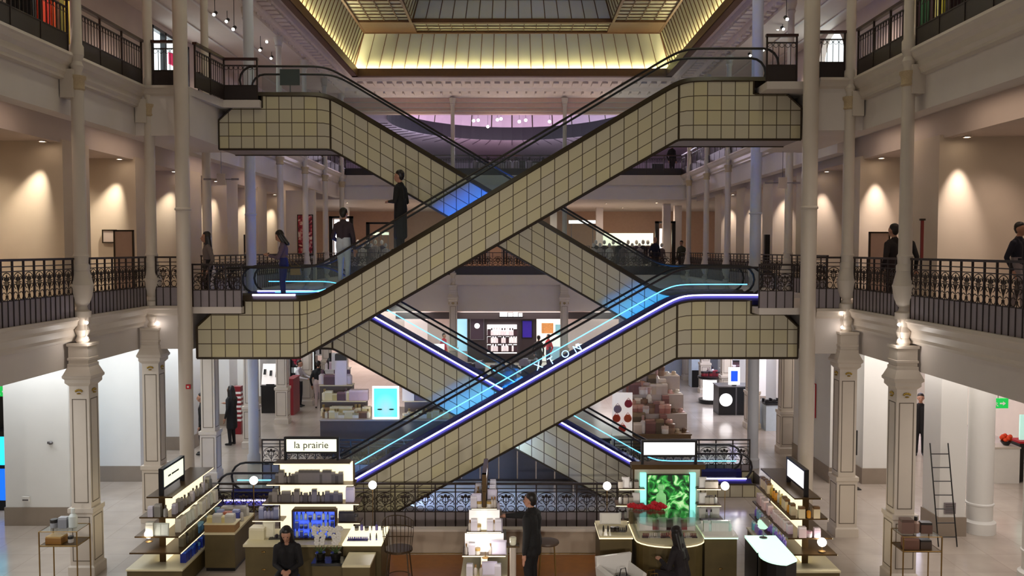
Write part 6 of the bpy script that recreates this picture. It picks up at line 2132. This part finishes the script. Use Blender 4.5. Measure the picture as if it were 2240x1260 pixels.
# boards and notices in the galleries
def frame_board(label, px0, px1, py0, py1, Y, m):
    t = thing('notice_sign', label, 'sign', (xx((px0 + px1) / 2, Y), Y, Z1))
    hw = (xx(px1, Y) - xx(px0, Y)) / 2
    z1, z0 = zz(py0, Y) - Z1, .05
    MB().box(-hw, hw, -.02, .02, .25, z1 - .05).build('panel', m, t)
    q = MB()
    for (a, b_, c, d) in ((-hw - .05, -hw, 0, z1), (hw, hw + .05, 0, z1), (-hw - .05, hw + .05, z1 - .05, z1), (-hw, hw, .2, .25)):
        q.box(a, b_, -.03, .03, c, d)
    q.build('frame', DARKTRIM, t)
    for s_ in (-1, 1):
        MB().box(s_ * hw - .05, s_ * hw + .05, -.25, .25, 0, .04).build('foot', DARKTRIM, t)
NB = mat('rosy_notice', (186, 158, 142), .5, noise=.06)
frame_board('dark framed rosy notice board behind the rail, left of the left corner column', 260, 297, 503, 640, 27.4, NB)
frame_board('dark framed rosy notice board behind the couple on the right', 1897, 1936, 507, 640, 27.0, NB)
ns = thing('wall_notice', 'small framed notice on the lit wall left of the rosy board', 'sign', tuple(at(240, 517, 28.46)))
MB().box(-.22, .22, -.02, .03, -.2, .2).build('panel', CEIL, ns)
m = MB()
for (a, b_, c, d) in ((-.24, -.2, -.2, .2), (.2, .24, -.2, .2), (-.24, .24, .18, .22), (-.24, .24, -.22, -.18)):
    m.box(a, b_, -.03, 0, c, d)
m.build('frame', DARKTRIM, ns)
rs_ = thing('red_banner', 'narrow red banner hanging beside the nearest right urn column', 'banner', tuple(at(2017, 520, 22.9)))
MB().box(-.035, .035, -.02, .02, -.55, .45).build('cloth', mat('dark_red_cloth', (120, 40, 34), .7), rs_)
MB().box(-.07, .07, -.03, .03, .45, .5).build('rod', DARKTRIM, rs_)
MB().box(-.02, .02, .02, .06, Z1 - rs_.location.z, .5).build('pole', DARKTRIM, rs_)
for px, py, lab in ((484, 392, 'left landing'), (1712, 400, 'right landing')):
    Y = 28.2
    q = thing('hanging_sign', 'pale pictogram sign hanging over the %s' % lab, 'sign', tuple(at(px, py, Y)))
    MB().box(-.14, .14, -.02, .02, -.18, .18).build('panel', CEIL, q)
    for sx in (-1, 1):
        MB().box(sx * .45 - .12, sx * .45 + .12, -.02, .02, -.03, .03).build('side_plate', KICK, q)
    MB().tube([(-.45, 0, 0), (.45, 0, 0)], .012, 5).build('bar', STEEL, q)
    MB().tube([(0, 0, .18), (0, 0, 10.85 - q.location.z)], .01, 5).build('hanger', STEEL, q)
# red painting on the left
pa = thing('painting', 'tall red abstract painting in the far left middle gallery', 'painting', tuple(at(668, 514, 44.5)))
rm, nt, b = nodes_of('abstract_red', .5)
tc = nt.nodes.new('ShaderNodeTexCoord')
nz = nt.nodes.new('ShaderNodeTexNoise')
nz.inputs['Scale'].default_value = 2.6
nz.inputs['Distortion'].default_value = 2
cr = nt.nodes.new('ShaderNodeValToRGB')
el = cr.color_ramp.elements
el[0].position, el[0].color = .38, (.10, .012, .02, 1)
el[1].position, el[1].color = .66, (.85, .66, .50, 1)
q = el.new(.5)
q.color = (.5, .02, .04, 1)
nt.links.new(tc.outputs['Object'], nz.inputs['Vector'])
nt.links.new(nz.outputs['Fac'], cr.inputs[0])
nt.links.new(cr.outputs[0], b.inputs['Base Color'])
MB().box(-.36, .36, -.03, .0, -1.0, 1.0).build('canvas', rm, pa)
m = MB()
for (a, b_, c, d) in ((-.4, -.36, -1.04, 1.04), (.36, .4, -1.04, 1.04), (-.4, .4, 1.0, 1.04), (-.4, .4, -1.04, -1.0)):
    m.box(a, b_, -.05, .02, c, d)
m.build('frame', DARKTRIM, pa)
struct(MB().box(pa.location.x - 1.0, pa.location.x + .5, 44.55, 44.8, Z1, 10.7).build('wall_left_panel', PLASTER))
for x_, l in ((566, 'left'), (1641, 'right')):
    Y = 36
    q = thing('dark_totem', 'slim dark advertising totem in the %s middle gallery' % l, 'sign', (xx(x_, Y) - (.4 if l == 'left' else -.6), Y, Z1))
    MB().box(-.1, .1, -.1, .1, 0, 2.2).build('body', BLACK, q)
    MB().box(-.2, .2, -.2, .2, 0, .04).build('base', BLACK, q)
# the far middle shop: frames, lit panels, racks and dummies
YM = 60.0
def mid_frame(label, a, b_, top, Y):
    t = thing('shop_doorway', label, 'doorway', (xx((a + b_) / 2, Y), Y, Z1))
    hw = (xx(b_, Y) - xx(a, Y)) / 2
    h_ = zz(top, Y) - Z1
    for s_ in (-1, 1):
        MB().box(s_ * hw - .12, s_ * hw + .12, -.12, .12, 0, h_).build('post', BLACK, t)
    MB().box(-hw - .12, hw + .12, -.12, .12, h_ - .14, h_).build('lintel', BLACK, t)
    return t
mid_frame('black doorway frame left in the far middle shop', 728, 772, 473, YM)
mid_frame('black doorway frame in the far middle shop behind the blue-lit person', 808, 868, 486, YM)
mid_frame('black doorway frame right in the far middle shop', 1434, 1470, 484, YM)
far_panel('light_box', 'bright white doorway panel left in the far middle shop', 'sign', 735, 766, 480, 560, LITW, None, YM + 1.5)
far_panel('light_box', 'long pale yellow glowing panel in the far middle shop', 'sign', 1314, 1426, 510, 537, LITS, None, 66.0)
far_panel('light_box', 'white light bar high in the far middle shop', 'sign', 1243, 1301, 482, 489, LITW, None, 62.0)
far_panel('light_box', 'small yellowish light bar, left of two behind the person in black', 'sign', 817, 833, 508, 514, LITS, None, 66.0)
far_panel('light_box', 'small yellowish light bar, right of two behind the person in black', 'sign', 838, 853, 508, 514, LITS, None, 66.0)
far_panel('light_box', 'upright white panel right of the long yellow panel', 'sign', 1440, 1462, 500, 545, LITW, None, 64.0)
struct(MB().box(-20, 20, 70.6, 71, Z1, 10.75).build('wall_back_middle', mat('warm_shop_wall', (196, 158, 132), .6)))
def dummy(label, x, y, group, c, hh=1.0):
    t = thing('shop_dummy', label, 'mannequin', (x, y, Z1), rnd.uniform(-.6, .6), group)
    t.scale = (PS * hh,) * 3
    caps = [((0, 0, 1.0), (0, 0, 1.2), .13, .12), ((-.08, 0, 1.3), (.08, 0, 1.3), .12, .12), ((0, 0, 1.4), (0, 0, 1.5), .05, .05), ((-.18, 0, 1.38), (-.22, 0, 1.0), .045, .04), ((.18, 0, 1.38), (.22, -.05, 1.0), .045, .04)]
    m = MB()
    m.lathe([(.2, .5), (.17, .8), (.12, 1.08), (.16, 1.3), (.14, 1.4), (.06, 1.46)], 12)
    for a, b_, r0, r1 in caps[3:]:
        m.tube([a, b_], [r0, r1], 8)
    m.build('dress', cloth(c), t, True)
    MB().sphere((0, -.02, 1.62), (.085, .1, .125), 10, 8).build('head', WHITE, t, True)
    lg = MB()
    for s_ in (-1, 1):
        lg.tube([(s_ * .07, 0, .55), (s_ * .08, 0, .05)], [.06, .035], 8)
    lg.build('legs', WHITE, t)
    MB().lathe([(.2, 0), (.2, .02), (.02, .03)], 16).build('base', STEEL, t)
    return t
cl = [(40, 36, 44), (60, 40, 44), (96, 86, 80), (30, 30, 40), (150, 140, 140), (50, 36, 60)]
for i, px in enumerate((1302, 1320, 1340, 1352, 1372, 1390, 1404, 1415)):
    dummy('shop dummy in the row behind the far railing, right of centre', xx(px, 56.5 + i % 3), 56.5 + (i % 3), 'shop dummies right of centre', cl[i % 6])
PALE = [(206, 196, 190), (170, 160, 160), (226, 220, 214), (120, 104, 110)]
for i, px in enumerate((1296, 1312, 1331, 1362, 1381, 1398, 1424, 1446)):
    dummy('shop dummy in pale clothes in the front row behind the far railing, right of centre', xx(px, 55.2), 55.2 + .3 * (i % 2), 'pale shop dummies right of centre', PALE[i % 4], .9)
for i, px in enumerate((776, 796, 814, 846)):
    dummy('shop dummy in pale clothes in the front row behind the far railing, left of centre', xx(px, 55.4), 55.4, 'pale shop dummies left of centre', PALE[(i + 1) % 4], .9)
for i, (px, Y) in enumerate(((758, 63.0), (1310, 64.0), (1456, 58.5), (1480, 61.0), (1210, 64.5))):
    struct(MB().box(xx(px, Y) - .25, xx(px, Y) + .25, Y, Y + .5, Z1, 10.75).build('trim_shop_pillar', CREAMW))
for i, px in enumerate((786, 806, 824, 838)):
    dummy('shop dummy in the group behind the far railing, left of centre', xx(px, 57 + i % 2), 57 + (i % 2), 'shop dummies left of centre', cl[(i + 2) % 6])
for i, (px, Y) in enumerate(((1262, 57.0), (1360, 61.5), (790, 62.5), (1125, 56.5), (1045, 58.0))):
    x = xx(px, Y)
    t = thing('clothes_rack', ('rack of dark clothes under the white light bar', 'rack of pale clothes before the long yellow panel', 'rack of mixed clothes behind the left group of dummies', 'rack of mixed clothes under the crossing of the upper escalators', 'rack of grey clothes left of the upper crossing')[i], 'clothes rack', (x, Y, Z1))
    for s_ in (-1, 1):
        MB().tube([(s_ * .8, 0, 0), (s_ * .8, 0, 1.8)], .025, 6).build('post', STEEL, t)
    MB().tube([(-.8, 0, 1.8), (.8, 0, 1.8)], .025, 6).build('rail', STEEL, t)
    for j in range(9):
        MB().prism([(-.05, .6), (.05, .6), (.06, 1.6), (.02, 1.75), (-.02, 1.75), (-.06, 1.6)], -.28, .28).build('garment', cloth(rnd.choice(cl + [(170, 160, 156)])), t).location = (-.68 + .17 * j, 0, 0)
for px, py, Y in ((893, 481, 58), (949, 479, 57), (914, 490, 63), (1208, 483, 60), (1326, 475, 58), (1436, 477, 57), (1362, 485, 64), (760, 475, 57)):
    p = at(px, py, Y)
    downlight((p.x, Y, 10.75), (p.x, Y, 6), 'bright spot lamp under the far middle ceiling', 'spot lamps under the far middle ceiling', 130, 100, (1, .86, .7))
for x in (-9, -3, 3, 9):
    lamp('AREA', 'far_shop_light', (x, 61, 10.7), 130, (1, .8, .66), 3, 1.0)
# ---------------------------------------------------------------- upper floor
def rack_of_colours(label, y0, y1, x, cols, z=Z2, hgt=2.3):
    t = thing('garment_rack', label, 'clothes rack', (x, y0, z))
    L = y1 - y0
    for yy in (0, L):
        MB().tube([(0, yy, 0), (0, yy, hgt)], .03, 6).build('post', BLACK, t)
    MB().tube([(0, 0, hgt), (0, L, hgt)], .03, 6).build('rail', BLACK, t)
    n = len(cols)
    for i, c in enumerate(cols):
        yy = L * (i + .5) / n
        m = MB().prism([(-.3, .45), (.3, .45), (.28, hgt - .2), (.1, hgt - .05), (-.1, hgt - .05), (-.28, hgt - .2)], yy - L / n * .36, yy + L / n * .36)
        m.build('garment', cloth(c), t)
rack_of_colours('rack of orange, red and yellow garments on the upper left floor', 20.0, 22.1, -11.2, [(20, 16, 16), (210, 50, 10), (220, 60, 14), (196, 40, 16), (200, 70, 10), (90, 50, 20), (110, 100, 30), (150, 120, 30), (206, 180, 70), (226, 210, 120)])
rack_of_colours('rack of white, green and yellow garments on the upper right floor', 19.3, 21.7, 9.9, [(40, 14, 18), (200, 190, 60), (230, 226, 140), (60, 30, 30), (24, 70, 36), (30, 84, 44), (60, 24, 30), (220, 216, 220), (214, 210, 216), (90, 70, 80)])
for x, y, e_ in ((-10.6, 20.9, 90), (9.4, 20.4, 70)):
    lamp('SPOT', 'rack_spot', (x, y, 15.8), e_ * 6, (1, .9, .8), .05, None, (0, 0, 0), 70, .5, (x - (.4 if x < 0 else -.4), y, 13))
# bright windows of the upper floor
WG = mat('bright_window_pane', (230, 244, 246), .3, emit=(232, 246, 250), power=1.8, noise=0)
w1 = struct(MB().box(-14.75, -14.7, 35.2, 39.2, 12.4, 16.7).build('window_1', WG))
m = MB()
for y in (35.2, 36.5, 39.06):
    m.box(-14.62, -14.4, y, y + .14, 12.4, 16.7)
for z in (12.4, 14.4, 16.58):
    m.box(-14.62, -14.4, 35.2, 39.2, z, z + .12)
m.build('window_frame', BLACK, w1)
m = MB()
m.box(-14.68, -14.64, 36.7, 39.0, 14.0, 14.35)
for z, y in ((15.6, 37.5), (15.5, 38.3), (13.3, 38.4), (12.8, 36.8)):
    m.box(-14.68, -14.6, y, y + .5, z, z + .5)
m.build('coloured_pane', mat('raspberry_pane', (200, 40, 80), .4, emit=(210, 40, 90), power=.5), w1)
m = MB()
for z, y in ((13.0, 36.7), (13.2, 37.7), (12.5, 38.2)):
    m.box(-14.68, -14.6, y, y + .55, z, z + .8)
m.build('mint_pane', mat('mint_pane', (120, 220, 190), .4, emit=(110, 225, 190), power=.6), w1)
w2 = struct(MB().box(13.7, 13.75, 35.4, 38.4, 12.4, 16.85).build('window_2', WG))
m = MB()
for y, c in ((35.6, 0), (37.6, 0)):
    m.box(13.6, 13.66, y, y + .45, 12.4, 14.2)
m.build('mint_pane', MATS['mint_pane'], w2)
# track lights under the upper gallery ceiling
tl_can = MB().lathe([(.06, -.12), (.07, -.1), (.07, .12), (.05, .13)], 12)
def tilt(m, rx):
    q = Matrix.Rotation(rx, 3, 'X')
    m.v = [tuple(q @ Vector(v)) for v in m.v]
    return m
can_me = tilt(tl_can, R(-60)).mesh('can', BLACK, True)
lens_me = tilt(MB().lathe([(.055, -.125), (.055, -.122)], 12), R(-60)).mesh('lens', mat('track_lens', (255, 246, 240), .4, emit=(255, 240, 230), power=16.0, noise=0))
rod_me = MB().cyl((0, 0, 0), (0, 0, .5), .012, None, 6).mesh('rod', BLACK)
def track(px, py, Y, side):
    p = at(px, py, Y)
    t = thing('track_spotlight', 'small track spotlight under the %s upper gallery ceiling' % side, 'lamp', tuple(p), 0, 'track spotlights, %s upper gallery' % side)
    link('can', can_me, t)
    link('lens', lens_me, t)
    r_ = link('rod', rod_me, t)
    r_.scale = (1, 1, max(.2, (ZC - p.z) / .5))
for px, py, Y in ((448, 12, 30), (470, 30, 31), (512, 62, 32), (497, 45, 34), (570, 108, 38), (594, 126, 41), (608, 143, 44), (585, 90, 39), (690, 202, 52), (699, 205, 51)):
    track(px, py, Y, 'left')
for px, py, Y in ((1720, 40, 31), (1700, 62, 37), (1712, 62, 36), (1640, 120, 41), (1590, 163, 47), (1668, 108, 38)):
    track(px, py, Y, 'right')
for x in (-12.3, 11.9):
    for y in (22, 31, 40, 49):
        lamp('SPOT', 'track_beam', (x, y, 16.6), 210, (1, .84, .76), .06, None, (0, 0, 0), 110, .8, (x + (-.6 if x < 0 else .6), y, 12.3))
# lamps of the oval hall
for i, (px, py, Y) in enumerate(((1036, 264, 64), (1046, 263, 66), (1088, 262, 62), (1096, 260, 64), (1136, 266, 60), (1150, 263, 63), (1202, 266, 66), (1067, 277, 68))):
    p = at(px, py, Y)
    t = thing('pendant_spot', 'bright pendant spot in the oval dome opening', 'lamp', tuple(p), 0, 'pendant spots in the oval opening')
    MB().sphere((0, 0, 0), .11, 10, 6).build('globe', BULB, t, True)
    MB().cyl((0, 0, .1), (0, 0, 3.8), .012, None, 5).build('cord', BLACK, t)
t = thing('white_bench', 'pale display bench on the top far floor under the oval opening', 'bench', (.5, 56.5, Z2))
MB().box(-3.5, 4.5, -.4, .4, .5, .7).build('top', CREAM, t)
for x in (-3.2, .5, 4.2):
    MB().box(x - .1, x + .1, -.35, .35, 0, .5).build('leg', BLACK, t)
row((-2.6, 56.4, Z2 + .7), (4.4, 56.4, Z2 + .7), rs(16, ('box', (60, 56, 60), .34, .4), ('jar', (190, 186, 190), .36, .4, (120, 116, 120)), ('bottle', (150, 146, 156), .3, .6, (60, 56, 66)), ('box', (140, 140, 150), .4, .36)), 'grey %s on the pale bench of the top far floor', 'goods on the top far bench')

# little glowing beads on the necks of the four near columns, each pair with a point lamp
for (x, y, sd, lab) in ((-10.12, 20.4, 1, 'nearest left'), (-10.12, 24.4, 1, 'left corner'), (9.0, 19.9, -1, 'nearest right'), (8.95, 23.2, -1, 'right corner')):
    t = thing('neck_beads', 'pair of tiny bright beads on the neck of the %s urn column' % lab, 'lamp', (x + sd * .14, y - .1, 5.62))
    for q, (dx, dz) in enumerate(((.02, .0), (.03, .36))):
        MB().sphere((sd * dx, -.04, dz), .038, 10, 6).build('bead', BULB, t, True)
    MB().box(-.008, .008, -.012, .0, -.05, .42).build('mount', CREAM, t)
    lamp('POINT', 'neck_lamp', (x + sd * .3, y - .3, 5.6), 6 if 'nearest' in lab else 1.0, (1, .93, .88), .05)
